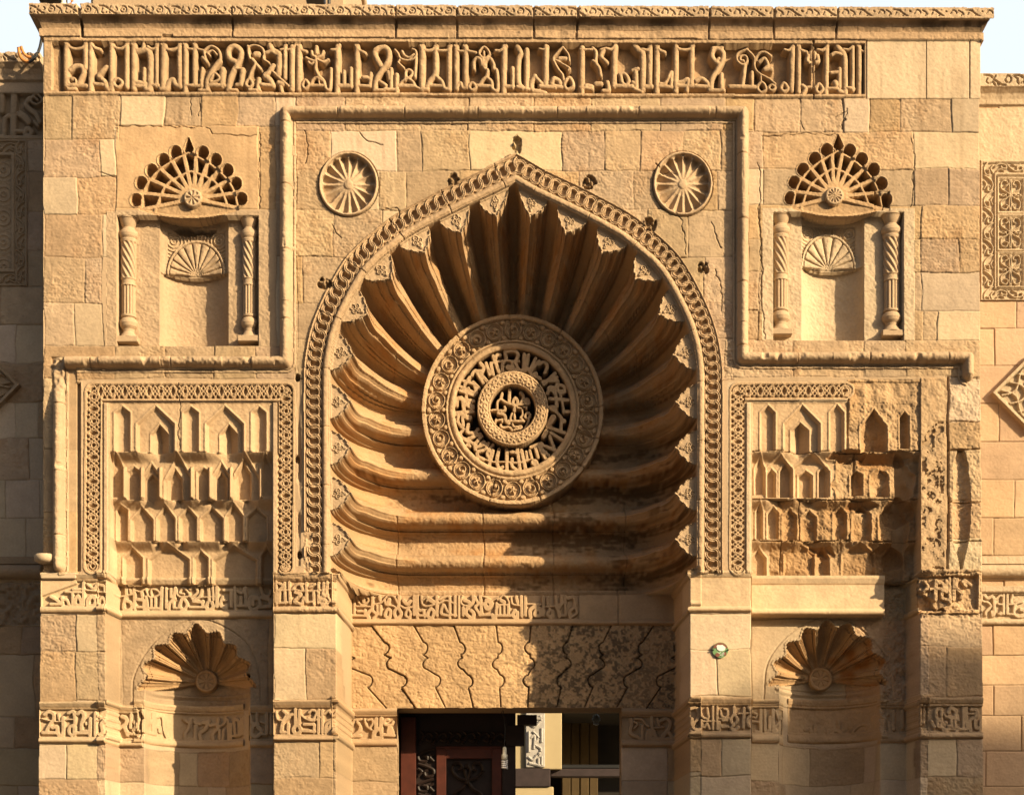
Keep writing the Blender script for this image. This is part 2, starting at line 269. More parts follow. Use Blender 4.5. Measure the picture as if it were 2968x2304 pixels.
    L += parse("56~ -10,175 60,175 118,230 108,320 40,440 -25,560 -38,680;40 20,340 60,300;50 95,500 92,700;48 -60,702 120,702;32~ 420,185 300,240 292,330 360,380 418,340 400,272 340,272 332,320 372,330;46 392,390 362,620;56 200,652 520,662;42 482,470 480,640;30~ 422,192 510,290 512,400 570,490 700,560 772,620;34~ 522,320 560,242 640,222 720,270;44~ 572,340 640,302 680,382 652,420;52 640,440 720,432;36~ 595,605 548,660 590,728 655,700 640,632 595,605;32~ 730,632 776,670 732,708 692,670 730,632;22 590,512 595,600;58 995,142 980,700;35~ 890,192 950,196 1000,130;42~ 885,612 848,680 888,718 936,680 885,612;54 1075,142 1070,720;40~ 1050,140 1090,190 1170,216;46 1250,320 1250,650;100 1248,245 1252,265;46~ 1190,262 1180,330 1202,350;46~ 1310,262 1320,330 1290,350;36 1248,142 1248,220;42~ 1330,622 1292,690 1330,738 1376,690 1330,622;38 1190,662 1290,667;52~ 1122,645 1160,682 1130,740;54 1430,142 1420,740;40~ 1310,192 1380,196 1450,130;62~ 1562,142 1600,190 1650,260 1660,400 1660,740;42~ 1490,252 1540,232 1610,250;48 1590,430 1590,660;46 1482,480 1580,470;66 1535,605 1550,640;42 1440,682 1560,682;56 1590,712 1640,730;48 1755,142 1755,700;34~ 1640,182 1710,186 1765,130;42 1680,672 1770,682;54 1840,142 1838,740;34~ 1805,132 1850,190 1895,212", 2070, 100, k)
    return L
M = draw(sl_, U, V, [(a*1.2+1.0, b) for a, b in FZ()], 2.0, True)
h = np.where(ins, h+M*36, h)
g = fr & (U > 150) & (U < 172) & (V-ti > 124) & (V-ti < 262); h[g] -= 20
g = fr & (np.abs(U-2357) < 3.5+2*N20[sl_]); h[g] -= 10
H[sl_] = np.where(fr, h, H[sl_]); LAB[sl_][fr] = F_ID
T[sl_] = np.where(fr[..., None], OLD*np.array([.98, .93, .86])*(1+.10*N50[sl_]+.10*N20[sl_])[..., None], T[sl_])
pl = (V-ti > 110) & (V-ti < 279) & (U > 2508) & (U < 2842); jn = np.minimum(np.minimum(np.abs(U-2684), np.abs(U-2810)), np.abs(U-2510))
H[sl_][pl] = (3+.35*ROUGH[sl_]-5*(jn < 1.6))[pl]; T[sl_][pl] = (NEW*1.06*(1+.04*N50[sl_]+.05*N30[sl_]*0)[..., None])[pl]
stk = np.clip(1-np.abs(((U+8*N50[sl_])-2600)/26), 0, 1)+np.clip(1-np.abs((U-2690)/30), 0, 1)+np.clip(1-np.abs((U-2760)/18), 0, 1)*.6
T[sl_][pl] *= (1-.10*stk*sm(V, 250, 130))[pl][:, None]

# ---------------------------------------------------------------- roll mouldings
R_ID = newlab("roll_moulding", PORTAL)
def roll(pts, wid=17.0, hgt=35.0, fill=1, h0=0.0, lab=None, add=False, brk=None):
    pts = [np.array(p, float) for p in pts]
    u = [p[0] for p in pts]; v = [p[1] for p in pts]
    sl_, U, V = pw(min(u), min(v), max(u), max(v), h0, 34)
    d, s, side, _ = path_st(U, V, pts)
    wv = .7*N20[sl_]
    d = d+wv
    r = np.where(d < wid, hgt*np.sqrt(np.clip(1-(d/wid)**2, 0, 1)), 0)
    r = np.maximum(r, np.where((d >= wid-1) & (d < wid+4) & (side*fill > 0), 5, 0)); r = np.maximum(r, np.where((d >= wid+5.5) & (d < wid+12) & (side*fill > 0), 4, 0))
    r = r*np.clip(1.0+(.0 if brk is None else brk(U, V)), 0, 1)
    m = r > .6
    base = H[sl_]
    chip = np.clip(N20[sl_]*.9+N50[sl_]*.7-.72, 0, 1)*16
    r = np.maximum(r-chip*(r > 8), np.minimum(r, 3))
    seg = 1.4*np.sign(np.sin(s/113.))+(np.abs(((s+40*np.sin(s/300.)) % 205)-100) < 1.6)*-7
    base[m] = (np.where(m, base*(.3)+h0*.7, 0)+r+.6*ROUGH[sl_]+seg*(r > 8))[m] if not add else (base+r)[m]
    if lab is not None: LAB[sl_][m] = lab
    T[sl_][m] = (OLD*1.04*(1+.10*N50[sl_]+.06*N20[sl_])[..., None])[m]
roll([(172, 1643), (172, 1052), (829, 1052), (829, 330), (2152, 330), (2152, 1040), (2804, 1040), (2804, 1088)], lab=R_ID)
g = win(470, 1036, 730, 1080); H[g] -= (np.clip(6+9*N30[g]+5*N8[g], 0, 16)*(H[g] > 10)).astype(np.float32)
g = win(150, 1036, 190, 1200); er = sm(VV[g], 1200, 1090); H[g] = H[g]*(1-.75*er)+er*(6*N20[g]+5*N8[g])
# ---------------------------------------------------------------- keel arch, interlaced ring band, great fluted shell
half = [(0, 447), (99, 499), (205, 549), (326, 613), (383, 653), (452, 712), (499, 769), (555, 872), (588, 960), (604, 1048), (607, 1120), (607, 1250), (606, 1450), (606, 1664)]
hp = smooth_pts([(1488+a, b) for a, b in half][1:])
hp = np.vstack([[1497, 447], hp]); lp = hp.copy(); lp[1:, 0] = 2976-lp[1:, 0]
arch_pts = [tuple(p) for p in lp[::-1]]+[tuple(p) for p in hp[1:]]
aw = win(860, 430, 2120, 1668); AX = XX[aw]; AV = VV[aw]
dA, sA, sideA, LA = path_st(AX, AV, arch_pts, reach=430)
hw = np.interp(AV[:, 0], hp[:, 1], hp[:, 0]-1488)[:, None]
inA = (np.abs(AX-1488) <= hw) & (AV >= 447) & (AV < 1664)
e = np.where(inA, dA, -1)
A_ID = newlab("arch_band", PORTAL, "carved arch band of interlaced rings around the shell"); S_ID = newlab("fluted_shell", PORTAL, "deep fluted shell vault stained brown")
h = H[aw].copy()
band = inA & (e < 75)
hb = np.zeros_like(h)+7+.7*ROUGH[aw]
hb -= 8*np.exp(-((e-5)/1.8)**2)+6*np.exp(-((e-53)/1.8)**2)
hb += np.where((e > 56) & (e < 70), 5*np.sqrt(np.clip(1-((e-63)/8)**2, 0, 1)), 0)
ch = inA & (e > 7.5) & (e < 51)
PIT_ = 28.5; kk = sA/PIT_; best = np.zeros_like(h)
for o in (-1, 0, 1, 2):
    k0 = np.floor(kk)+o; ds = (kk-k0)*PIT_-PIT_/2; t = e-29
    rho = np.sqrt((ds/20.5)**2+(t/21.3)**2)
    q = (rho-.84)*20.5
    ridge = np.clip((4.9-np.abs(q))/1.2, 0, 1)*(1-.30*np.exp(-(q/.9)**2))
    ang = np.arctan2(t, ds); over = .88+.12*np.sin(ang*2+.6)
    best = np.maximum(best, ridge*over)
hb = np.where(ch, -11+18*best+.4*ROUGH[aw], hb)
crk = (np.abs(((sA*1.0) % 171)-85+2*N20[aw]) < 1.3); hb -= 4*crk
dam = ((AX > 862) & (AX < 905) & (AV > 1540) & (AV < 1664)); hb = np.where(dam & (N30[aw] > -.1), 2+2*ROUGH[aw]-5*np.clip(N30[aw], 0, 1), hb)
h = np.where(band, hb, h); LAB[aw][band] = A_ID
T[aw][band] = (OLD*np.array([1.04, 1.0, .96])*(1+.07*N50[aw]+.06*N20[aw])[..., None])[band]

SX, SV = 1488.0, 1125.0
dx = AX-SX; dv = AV-SV
al = np.degrees(np.arctan2(-dv, np.abs(dx)+1e-6))
L = np.where(dv >= 0, 4.28-(AV-SV)/133.0, np.interp(al, [0, 12, 27, 42, 57, 71.5, 84.5, 90], [4.28, 5, 6, 7, 8, 9, 10, 10.5]))
fr_ = L-np.floor(L); g_ = np.minimum(fr_, 1-fr_)
es = e-74
pl = 5+60*np.clip(1-g_/.37, 0, 1)**.55
pl = pl-4*((np.floor(pl/9) % 2) == 0)
shell = inA & (es >= 0)
pend = shell & (es < pl)
ee = np.clip(es-pl, 0, 999)
up = sm(al, 0, 55)
Wd = 185+115*up
q = np.clip(ee/Wd, 0, 1)
DM = 405.0
base = -DM*np.sqrt(np.clip(1-(1-q)**2.2, 0, 1))
rr = np.hypot(dx, dv)
spc = np.where(dv >= 0, 133.0, np.clip(rr*.255, 30, 140)); spc = np.where((dv < 0) & (al < 12), np.maximum(spc, 110-70*(al/12)), spc)
A_ = np.minimum(.60*spc, 80)*sm(ee, 0, 46)
A_ = A_*np.where(al > 82, .7, 1)
gg = g_
low = dv >= 0
sg = np.where(low, fr_, g_)      # below: ridge roll, two fillets under it, then the cove
pr_up = np.where(gg < .28, .46+.54*np.sqrt(np.clip(1-(gg/.28)**2, 0, 1)), np.where(gg < .295, .22, np.where(gg < .335, .36, np.where(gg < .35, .12, np.where(gg < .385, .22, .12*np.clip((.5-gg)/.115, 0, 1)**1.5)))))
fl = fr_   # fraction above the ridge (0 = ridge, grows upwards)
pr_lo = np.where((fl > .80) | (fl < .16), .52+.48*np.sqrt(np.clip(1-((((fl+.5) % 1)-.48)/.18)**2, 0, 1)),
        np.where((fl >= .765) & (fl <= .80), .36, np.where((fl >= .75) & (fl < .765), .16, np.where((fl >= .715) & (fl < .75), .27, np.where((fl >= .70) & (fl < .715), .08, .20*np.clip(np.abs(fl-.50)/.34, 0, 1)**1.7)))))
bl = sm(dv, -30, 30)
prf = pr_up*(1-bl)+pr_lo*bl
hs = base+A_*prf+1.0*ROUGH[aw]+1.0*N50[aw]
jn = np.zeros_like(hs)
for x_ in (1131, 1395, 1610, 1835): jn = np.maximum(jn, np.exp(-((AX-x_-4*N50[aw])/2.0)**2)*(AV > 1350+(x_ % 7)*20))
for k in range(-7, 8): jn = np.maximum(jn, np.exp(-((al-math.fabs(k)*11.7-4)*.0+((rr-375-18*(k % 3))/2.0))**2)*(np.abs(np.degrees(np.arctan2(-dv, dx))-90-k*16) < 8)*(dv < -90))
hs -= 5*jn
# ornament on the little pendants between the flutes
pendfloor = np.floor(L+.5)
lu = (L-pendfloor)*np.where(low, 133, rr*.26); lv = es
cv = np.zeros_like(h)
for (a, b, r) in ((0, 13, 7.5), (-8.5, 23, 6), (8.5, 23, 6), (0, 34, 5.5), (0, 44, 3)):
    rad = np.hypot(lu-a, lv-b); cv = np.maximum(cv, np.clip(1-np.abs(rad-r)/2.0, 0, 1)); cv = np.maximum(cv, .8*np.clip(2.2-rad, 0, 1))
edge = np.clip((pl-es)/5, 0, 1)
hp_ = -4+.6*ROUGH[aw]-5.5*((1-cv)*(edge > .95)*(es > 5))
h = np.where(shell, np.where(pend, hp_, hs), h)
LAB[aw][shell] = S_ID
PEND = {}
for k in range(1, 11):
    for sd in (-1, 1):
        PEND[(k, sd)] = newlab("pendant", PORTAL)
        m = pend & (pendfloor == k) & (np.sign(dx) == sd) & (g_ < .40) & ~((k == 1) & (AV > 1640)); LAB[aw][m] = PEND[(k, sd)]
stain = np.clip(N50[aw]*.8+N20[aw]*.5+.3*N8[aw]+.2, 0, 1)*np.clip(1-np.abs(g_-.2)*2.4, 0, 1)
cs = OLD*np.array([1.02, .94, .83])*np.ones(h.shape+(1,))*(1+.10*N50[aw]+.10*N20[aw])[..., None]
cs = cs*(1-stain[..., None]*np.array([.22, .38, .55]))
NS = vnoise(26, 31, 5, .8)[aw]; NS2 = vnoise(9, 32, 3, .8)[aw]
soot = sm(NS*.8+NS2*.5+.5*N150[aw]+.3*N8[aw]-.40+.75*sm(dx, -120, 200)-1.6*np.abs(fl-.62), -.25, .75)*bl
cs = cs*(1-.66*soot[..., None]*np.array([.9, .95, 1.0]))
T[aw] = np.where(shell[..., None], np.where(pend[..., None], OLD*1.04*np.ones(3), cs), T[aw])
H[aw] = h

# ---------------------------------------------------------------- pierced medallion
MH = -298.0
mx, mv = wxy(1486, 1187, MH); kf = (D-MH)/D; ra, rb = 263.5*kf, 275.5*kf
mw = win(mx-ra-4, mv-rb-4, mx+ra+4, mv+rb+4); U = CX+(XX[mw]-CX)/kf; V = VH+(VV[mw]-VH)/kf
du, dw = (U-1486)/263.5, (V-1187)/275.5
rho = np.hypot(du, dw); th = np.arctan2(dw, du)
M_ID = newlab("medallion", PORTAL, "round pierced stone medallion with vine-scroll border"); MT = newlab("torus_ring", M_ID); ML = newlab("pierced_lettering", M_ID); MI = newlab("inner_ring", M_ID); MC = newlab("central_lettering", M_ID)
h = np.full(U.shape, -999.0, np.float32); lab = np.zeros(U.shape, np.int16)
m0 = rho <= 1; R_ = 268.0
rim = .8*ROUGH[mw]+np.where(rho > .965, 2, 0)
nv = 26; ph = th/(2*np.pi)*nv; fi = ph-np.floor(ph)-.5; ki = np.floor(ph)
lx = fi/nv*2*np.pi*.845*R_; ly = (rho-.842)*R_
rad = np.hypot(lx, ly); an = np.arctan2(ly, lx)
v = np.clip(1-np.abs(rad-23.5)/2.8, 0, 1)*.95
v = np.maximum(v, np.clip(1-np.abs(rad-18.5)/1.6, 0, 1)*.55)
rot = (ki*2.399) % 6.28
leafA = np.clip((8.0+5.0*np.cos(5*(an+rot))-rad)/2, 0, 1)
an2 = an+rot; leafB = np.maximum(np.clip(1-np.abs(rad-9-3.5*np.sin(an2))/2.6, 0, 1), np.clip((6-np.hypot(lx-5*np.cos(rot), ly-5*np.sin(rot)))/2, 0, 1))
lf = np.where((ki % 2) == 0, leafA, leafB)*(1-.35*np.clip(1-rad/2.5, 0, 1))
v = np.maximum(v, lf)
cx2 = (np.abs(fi)-.5)/nv*2*np.pi*.845*R_
for sgn in (-1, 1): v = np.maximum(v, np.clip((7-np.hypot(cx2*.8, ly-sgn*22))/2.2, 0, 1)*.9)
v = np.maximum(v, np.clip(1-np.abs(ly-30*np.sin(ph*np.pi))/2.2, 0, 1)*.7)
zone = (rho > .735) & (rho < .955)
h = np.where(m0, np.where(zone, -12+13*v+.6*ROUGH[mw], rim), h); lab[m0] = M_ID
tor = (rho > .634) & (rho < .712)
h = np.where(tor, 9*np.sqrt(np.clip(1-((rho-.668)/.033)**2, 0, 1))-5+.9*ROUGH[mw], h); lab[tor] = MT
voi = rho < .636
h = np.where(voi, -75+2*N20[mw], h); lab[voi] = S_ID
LET = "26 640,1180 605,1310;26~ 690,1170 670,1260 690,1330 720,1320;26 755,1170 757,1345;26 790,1190 830,1195;26 845,1170 868,1345;28 880,1180 915,1340;26~ 800,1250 800,1310 842,1345;22 920,1190 930,1260;22 950,1180 970,1250;50 990,1280 995,1285;26 1000,1160 1020,1235;26~ 960,1150 1050,1120 1050,1160;26 1040,1170 1085,1245;26 1030,1150 1110,1220;24 1120,1060 1165,1175;26 1080,1140 1175,1185;26 1130,1030 1225,1090;28 1100,980 1245,1030;45~ 1150,900 1110,960;36 1090,1020 1070,1060;24~ 1130,830 1180,855 1230,920;36 1230,930 1240,930;24 1220,930 1215,1000;26 1240,850 1282,850;28~ 1110,820 1150,810 1180,855;28 1120,740 1275,752;26 1170,700 1180,805;28~ 1100,700 1130,640 1160,690;26 1130,670 1250,680;26~ 1180,620 1248,640 1230,695;26 1110,650 1190,640;28 1070,620 1165,525;28 1060,600 1180,560;26 1100,590 1190,590;26~ 1080,520 1100,460 1070,430 1030,450;24 970,500 1030,420;36~ 1000,530 970,550;28 1040,570 1000,550;26 940,490 960,530;28 905,365 900,505;26 940,370 915,505;26 1000,400 950,505;26~ 760,340 820,335 852,370 830,430 850,480;26~ 740,345 750,410 720,450 722,515;44 770,475 800,482;22 800,440 810,490;36 830,500 870,505;24 730,522 840,522;28 640,380 690,515;26 620,440 640,535;26 580,440 612,535;28~ 530,440 560,480 540,525;24 490,500 560,615;26 540,540 600,605;26~ 460,540 480,510 540,505;26~ 700,370 672,372 660,405;26 390,590 470,612;26~ 400,622 440,560;28 470,600 522,652;26 370,640 482,692;26 360,672 482,712;26 480,620 500,692;24~ 430,650 410,722;28 350,740 472,762;28~ 330,800 340,740 372,732;24 380,760 390,832;26 320,860 472,852;44 430,790 460,812;24~ 350,880 340,930 372,982;24 380,870 385,972;36 420,900 442,902;28~ 430,960 420,1020 480,1032 512,1000;24~ 390,1000 360,1040 400,1090 442,1112;24~ 400,1080 470,1122 490,1172;28 430,1080 532,1040;24~ 420,1130 442,1142;28 480,1130 542,1060;26 500,1150 602,1120;26~ 600,1120 570,1170 510,1190 512,1230 562,1255;36 540,1130 560,1112;24~ 640,1130 590,1200 612,1255;24 620,1190 622,1232;15~ 520,1230 620,1272 740,1275 860,1282 960,1252;40 330,870 400,860;20~ 620,440 720,420 860,425;20~ 1180,620 1225,760 1240,860;18~ 420,700 400,800 395,900"
ls = [(a*1.28+.4, b) for a, b in parse(LET, 1210, 900, 2.922)]
M = draw(mw, U, V, ls, 2.0)*(rho < .640)*(rho > .37)
on = M > .25; h = np.where(on, np.maximum(h, -6-34*(1-M)+.8*ROUGH[mw]), h); lab[on] = ML
inn = rho < .392
wv_ = np.sin(th*18); z = (rho-.318)/.055
vin = np.clip(1-np.abs(z-.75*wv_)/.30, 0, 1)
for sgn in (-1, 1): vin = np.maximum(vin, np.clip(1-np.abs(np.hypot((((th*18/np.pi+.5*sgn) % 2)-1)*.85, z+.35*sgn)-.35)/.22, 0, 1))
ring = 16*np.sqrt(np.clip(1-((rho-.325)/.085)**2, 0, 1))+4-4*(1-vin)*(np.abs(z) < .95)+.7*ROUGH[mw]
rg = inn & (rho > .245); h = np.where(rg, ring, h); lab[rg] = MI
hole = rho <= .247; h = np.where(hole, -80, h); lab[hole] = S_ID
CEN = "80 640,420 630,700;70~ 480,500 460,600 540,680 650,725;60~ 430,630 380,685 370,830;60~ 250,860 340,850 500,870 550,820 530,780;80~ 760,595 715,680 730,755 800,740 810,660 760,595;70 700,742 940,732;80~ 880,480 940,560 890,700;80~ 1000,620 975,700 1050,712 1040,640 1000,620;80~ 400,920 530,960 560,1080 620,1140 620,1090;56 340,1080 490,1052;56~ 335,1125 350,1050;56 482,1060 482,1112;80 740,820 740,862;50~ 800,800 900,830 920,960;60~ 690,930 660,1030 680,1090;60 740,940 752,1070;60 660,1090 950,1092;60~ 910,970 880,1020 922,1062;66~ 1020,910 970,1000 1050,1030 1080,960 1020,910;60~ 1060,1000 1030,1130 960,1255;66~ 450,1170 480,1222 640,1222 690,1290;60~ 700,1150 740,1212 880,1200 890,1240 740,1275;46 930,790 1010,792;56 1000,790 1000,832;50 380,850 400,900;46 560,700 600,700"
cl = parse(CEN, 1390, 1070, 7.37); M = draw(mw, U, V, cl, 2.0)*(rho < .255)
on = M > .25; h = np.where(on, np.maximum(h, -8-34*(1-M)+.8*ROUGH[mw]), h); lab[on] = MC
for a_ in (-92, -57, -2, 18, 38, 72, 105, 143, 178, 232): h = np.where(m0 & (rho > .73) & (np.abs((np.degrees(th)-a_+180) % 360-180)*rho*4.7 < 2.0), h-6, h)
H[mw] = np.where(m0, MH+h, H[mw]); LAB[mw][m0] = lab[m0]
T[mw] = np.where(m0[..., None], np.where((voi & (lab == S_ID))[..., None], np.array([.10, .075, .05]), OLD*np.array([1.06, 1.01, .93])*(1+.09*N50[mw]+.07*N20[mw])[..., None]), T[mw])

# ---------------------------------------------------------------- two rosettes on the spandrels
def rosette(uc, vc, lab):
    sl_, U, V = pw(uc-95, vc-100, uc+95, vc+100)
    x, y = (U-uc)/86, (V-vc)/93; r = np.hypot(x, y); t = np.arctan2(y, x)
    f = (t/(2*np.pi)*16) % 1; g = np.minimum(f, 1-f)*2          # 0 at ribs
    sca = .90-.13*(1-np.sqrt(np.clip(1-(1-g)**2, 0, 1)))
    pet = r < sca
    dep = -20*np.sqrt(np.clip(g, 0, 1))*sm(r, .10, .85)-2
    h = np.where(pet, dep, -1.5)
    h = np.where(g*r < .022, np.maximum(h, -3), h)
    h = np.where((r > .91), 9*np.sqrt(np.clip(1-((r-.955)/.048)**2, 0, 1)), h)
    h = np.where(r < .15, -2+5*np.sqrt(np.clip(1-(r/.15)**2, 0, 1)), h)
    m = r < 1.0
    H[sl_] = np.where(m, h+.6*ROUGH[sl_], H[sl_]); LAB[sl_][m] = lab
    H[sl_] = np.where((r >= 1) & (r < 1.035), H[sl_]-5, H[sl_])
    T[sl_] = np.where(m[..., None], OLD*1.08*(1+.06*N50[sl_]+.05*N20[sl_])[..., None], T[sl_])
rosette(1010, 535, newlab("rosette", PORTAL, "fluted rosette beside the left upper niche")); rosette(1979, 534, newlab("rosette", PORTAL, "fluted rosette beside the right upper niche"))
# broken anchor stubs along the arch
for (u_, v_, a_, b_) in ((1498, 417, 13, 26), (1312, 521, 15, 17), (1706, 527, 18, 20), (1882, 649, 18, 22), (940, 821, 20, 16), (2040, 777, 17, 16)):
    sl_, U, V = pw(u_-30, v_-34, u_+30, v_+34); r = np.hypot((U-u_)/a_, (V-v_)/b_)+.25*N8[sl_]+.2*N20[sl_]
    H[sl_] += np.where(r < 1, -9+20*np.clip(N8[sl_]+.25*N3[sl_]+.1, -.3, .8), 0); T[sl_][r < 1] *= np.array([.72, .68, .62])
# ---------------------------------------------------------------- stalactite panels left and right of the door
def arch_e(U, V, cx, hw, yt, ysh, yb):
    a = np.abs(U-cx); sl = (ysh-yt)/hw
    e = np.minimum(hw-a, ((V-yt)-a*sl)/math.hypot(1, sl)); return np.where(V < yb, np.minimum(e, 99), -1)
def cell(sl_, U, V, cx, hw, yt, ysh, yb, dep, kind='r', rim=3.0):
    e = arch_e(U, V, cx, hw, yt, ysh, yb); a = np.clip(np.abs(U-cx)/hw, 0, 1)
    if kind == 'r': d = dep*np.sqrt(np.clip(1-a*a, 0, 1))*sm(e, 0, 4)
    elif kind == 'v': d = dep*(1-a)*sm(e, 0, 2)+.15*dep*sm(e, 0, 2)
    else: d = dep*sm(e, 0, max(4, .10*hw))
    hood = np.clip(1-(V-yt)/(max(ysh-yt, 1)*1.6), 0, 1)      # the hood leans forward at its tip
    H[sl_] -= np.where(e > 0, d*(1-.55*hood), 0)
    H[sl_] += rim*np.exp(-((e+3.2)/2.4)**2)*(V < yb)
    return e
def tiers(u0, u1, rows, lab, k=2.184, ox=0, oy=0):
    prev_ = -6
    for (va, vb, hh, cells) in rows:
        sl_, U, V = pw(u0, va-22, u1, vb)
        px_ = [(ox+87+c[1]/1.416 if c[0] == 'K' else 2000+c[1]/1.2676 if c[0] == 'Q' else c[1]/k+ox) for c in cells]; zz = np.zeros(U.shape[1]); un = U[0]
        pts_ = {1306: ((454, 652), 58), 1438: ((432, 511, 602, 708), 34), 1553: ((441, 511, 640, 698), 18)}[va] if va in (1306, 1438, 1553) and ox == 0 else ({1306: ((2320,), 58), 1438: ((2266, 2352, 2500), 40), 1553: ((2360,), 30)}.get(va, ((0,), 1)))
        dn = np.min(np.abs(un[:, None]-np.array(pts_[0])[None, :]), 1); zz = np.clip(dn/pts_[1], 0, 1)      # 0 under a cell axis, 1 between cells
        top_ = np.full((1, len(un)), va)
        m = (U >= u0) & (U <= u1) & (V >= top_) & (V <= vb)
        prow = 0
        lean = (prev_-hh)*(1-sm(V, va-4, va+30))*zz[None, :]*(hh < -10)                                                     # the hood under the tier above leans out
        H[sl_] = np.where(m, hh+prow+lean+.5*ROUGH[sl_]+.5*N50[sl_], H[sl_]); LAB[sl_][m] = lab
        T[sl_] = np.where(m[..., None], OLD*np.array([1.12, 1.09, 1.04])*(1+.08*N50[sl_]+.06*N20[sl_]+.05*N150[sl_])[..., None], T[sl_])
        for (tl, cx, hw, yt, ys, yb, dep, kind) in cells:
            if tl == 'K': cell(sl_, U, V, ox+87+cx/1.416, hw/1.416, 1074+yt/1.416, 1074+ys/1.416, 1074+yb/1.416, dep, kind); continue
            if tl == 'Q': cell(sl_, U, V, 2000+cx/1.2676, hw/1.2676, 1074+yt/1.2676, 1074+ys/1.2676, 1074+yb/1.2676, dep, kind); continue
            oy_ = 776 if tl == 'D' else 1528
            cell(sl_, U, V, ox+cx/k, hw/k, oy_+yt/k, oy_+ys/k, oy_+yb/k, dep, kind)
        prev_ = hh
PL_ID = newlab("stalactite_panel", PORTAL, "crisp stalactite panel left of the shell"); PR_ID = newlab("stalactite_panel", PORTAL, "half eroded stalactite panel right of the shell")
bw = (VV > 1100) & (VV < 1664) & (XX > 232) & (XX < 862) & (H > -30); H[bw] = np.clip(H[bw], -2, 40)*.4; T[bw] = (OLD*1.08*(1+.07*N50+.06*N20)[..., None])[bw]
bw = (VV > 1108) & (VV < 1664) & (XX > 2108) & (XX < 2742) & (H > -30); H[bw] = H[bw]*.4; T[bw] = (NEW*.95*(1+.06*N50+.05*N20)[..., None])[bw]
# ledge step left of the border
g = (XX > 197) & (XX < 222) & (VV > 1070) & (VV < 1655); H[g] = -3; g = (XX >= 222) & (XX < 234) & (VV > 1108) & (VV < 1655); H[g] = -16
tiers(316, 792, [
 (1165, 1306, -6, [('D', 772, 47, 878, 915, 1160, 15, 'r'), ('D', 1205, 48, 878, 915, 1160, 15, 'r'), ('D', 1637, 44, 878, 915, 1160, 15, 'r'), ('D', 982, 118, 875, 985, 1186, 17, 'f'), ('D', 1003, 54, 985, 1045, 1200, 30, 'v'), ('D', 1420, 118, 875, 985, 1186, 17, 'f'), ('D', 1443, 54, 985, 1045, 1200, 30, 'v')]),
 (1306, 1438, -42, [('K', 415, 27, 382, 402, 516, 14, 'f'), ('K', 488, 35, 370, 420, 519, 17, 'f'), ('K', 490, 23, 410, 432, 514, 14, 'r'), ('K', 600, 58, 335, 440, 516, 16, 'f'), ('K', 583, 29, 388, 430, 512, 18, 'f'), ('K', 702, 25, 386, 402, 516, 14, 'f'), ('K', 777, 33, 366, 420, 517, 17, 'f'), ('K', 775, 21, 400, 428, 512, 14, 'r'), ('K', 880, 55, 340, 430, 514, 16, 'f'), ('K', 866, 31, 362, 410, 510, 18, 'f'), ('K', 347, 26, 332, 395, 505, 14, 'f'), ('K', 962, 24, 335, 400, 500, 12, 'f')]),
 (1438, 1553, -72, [('K', 358, 22, 538, 552, 700, 17, 'f'), ('K', 441, 45, 541, 590, 700, 19, 'f'), ('K', 540, 37, 535, 585, 700, 19, 'f'), ('K', 632, 35, 543, 580, 700, 19, 'f'), ('K', 730, 46, 541, 585, 700, 19, 'f'), ('K', 825, 35, 531, 575, 700, 19, 'f'), ('K', 918, 41, 546, 580, 700, 19, 'f')]),
 (1553, 1676, -104, [('G', 797, 60, 93, 150, 320, 18, 'f'), ('G', 1030, 130, 70, 160, 322, 14, 'f'), ('G', 1235, 46, 108, 150, 320, 17, 'f'), ('G', 1455, 142, 82, 165, 322, 14, 'f'), ('G', 1664, 38, 88, 140, 320, 22, 'f')])], PL_ID)
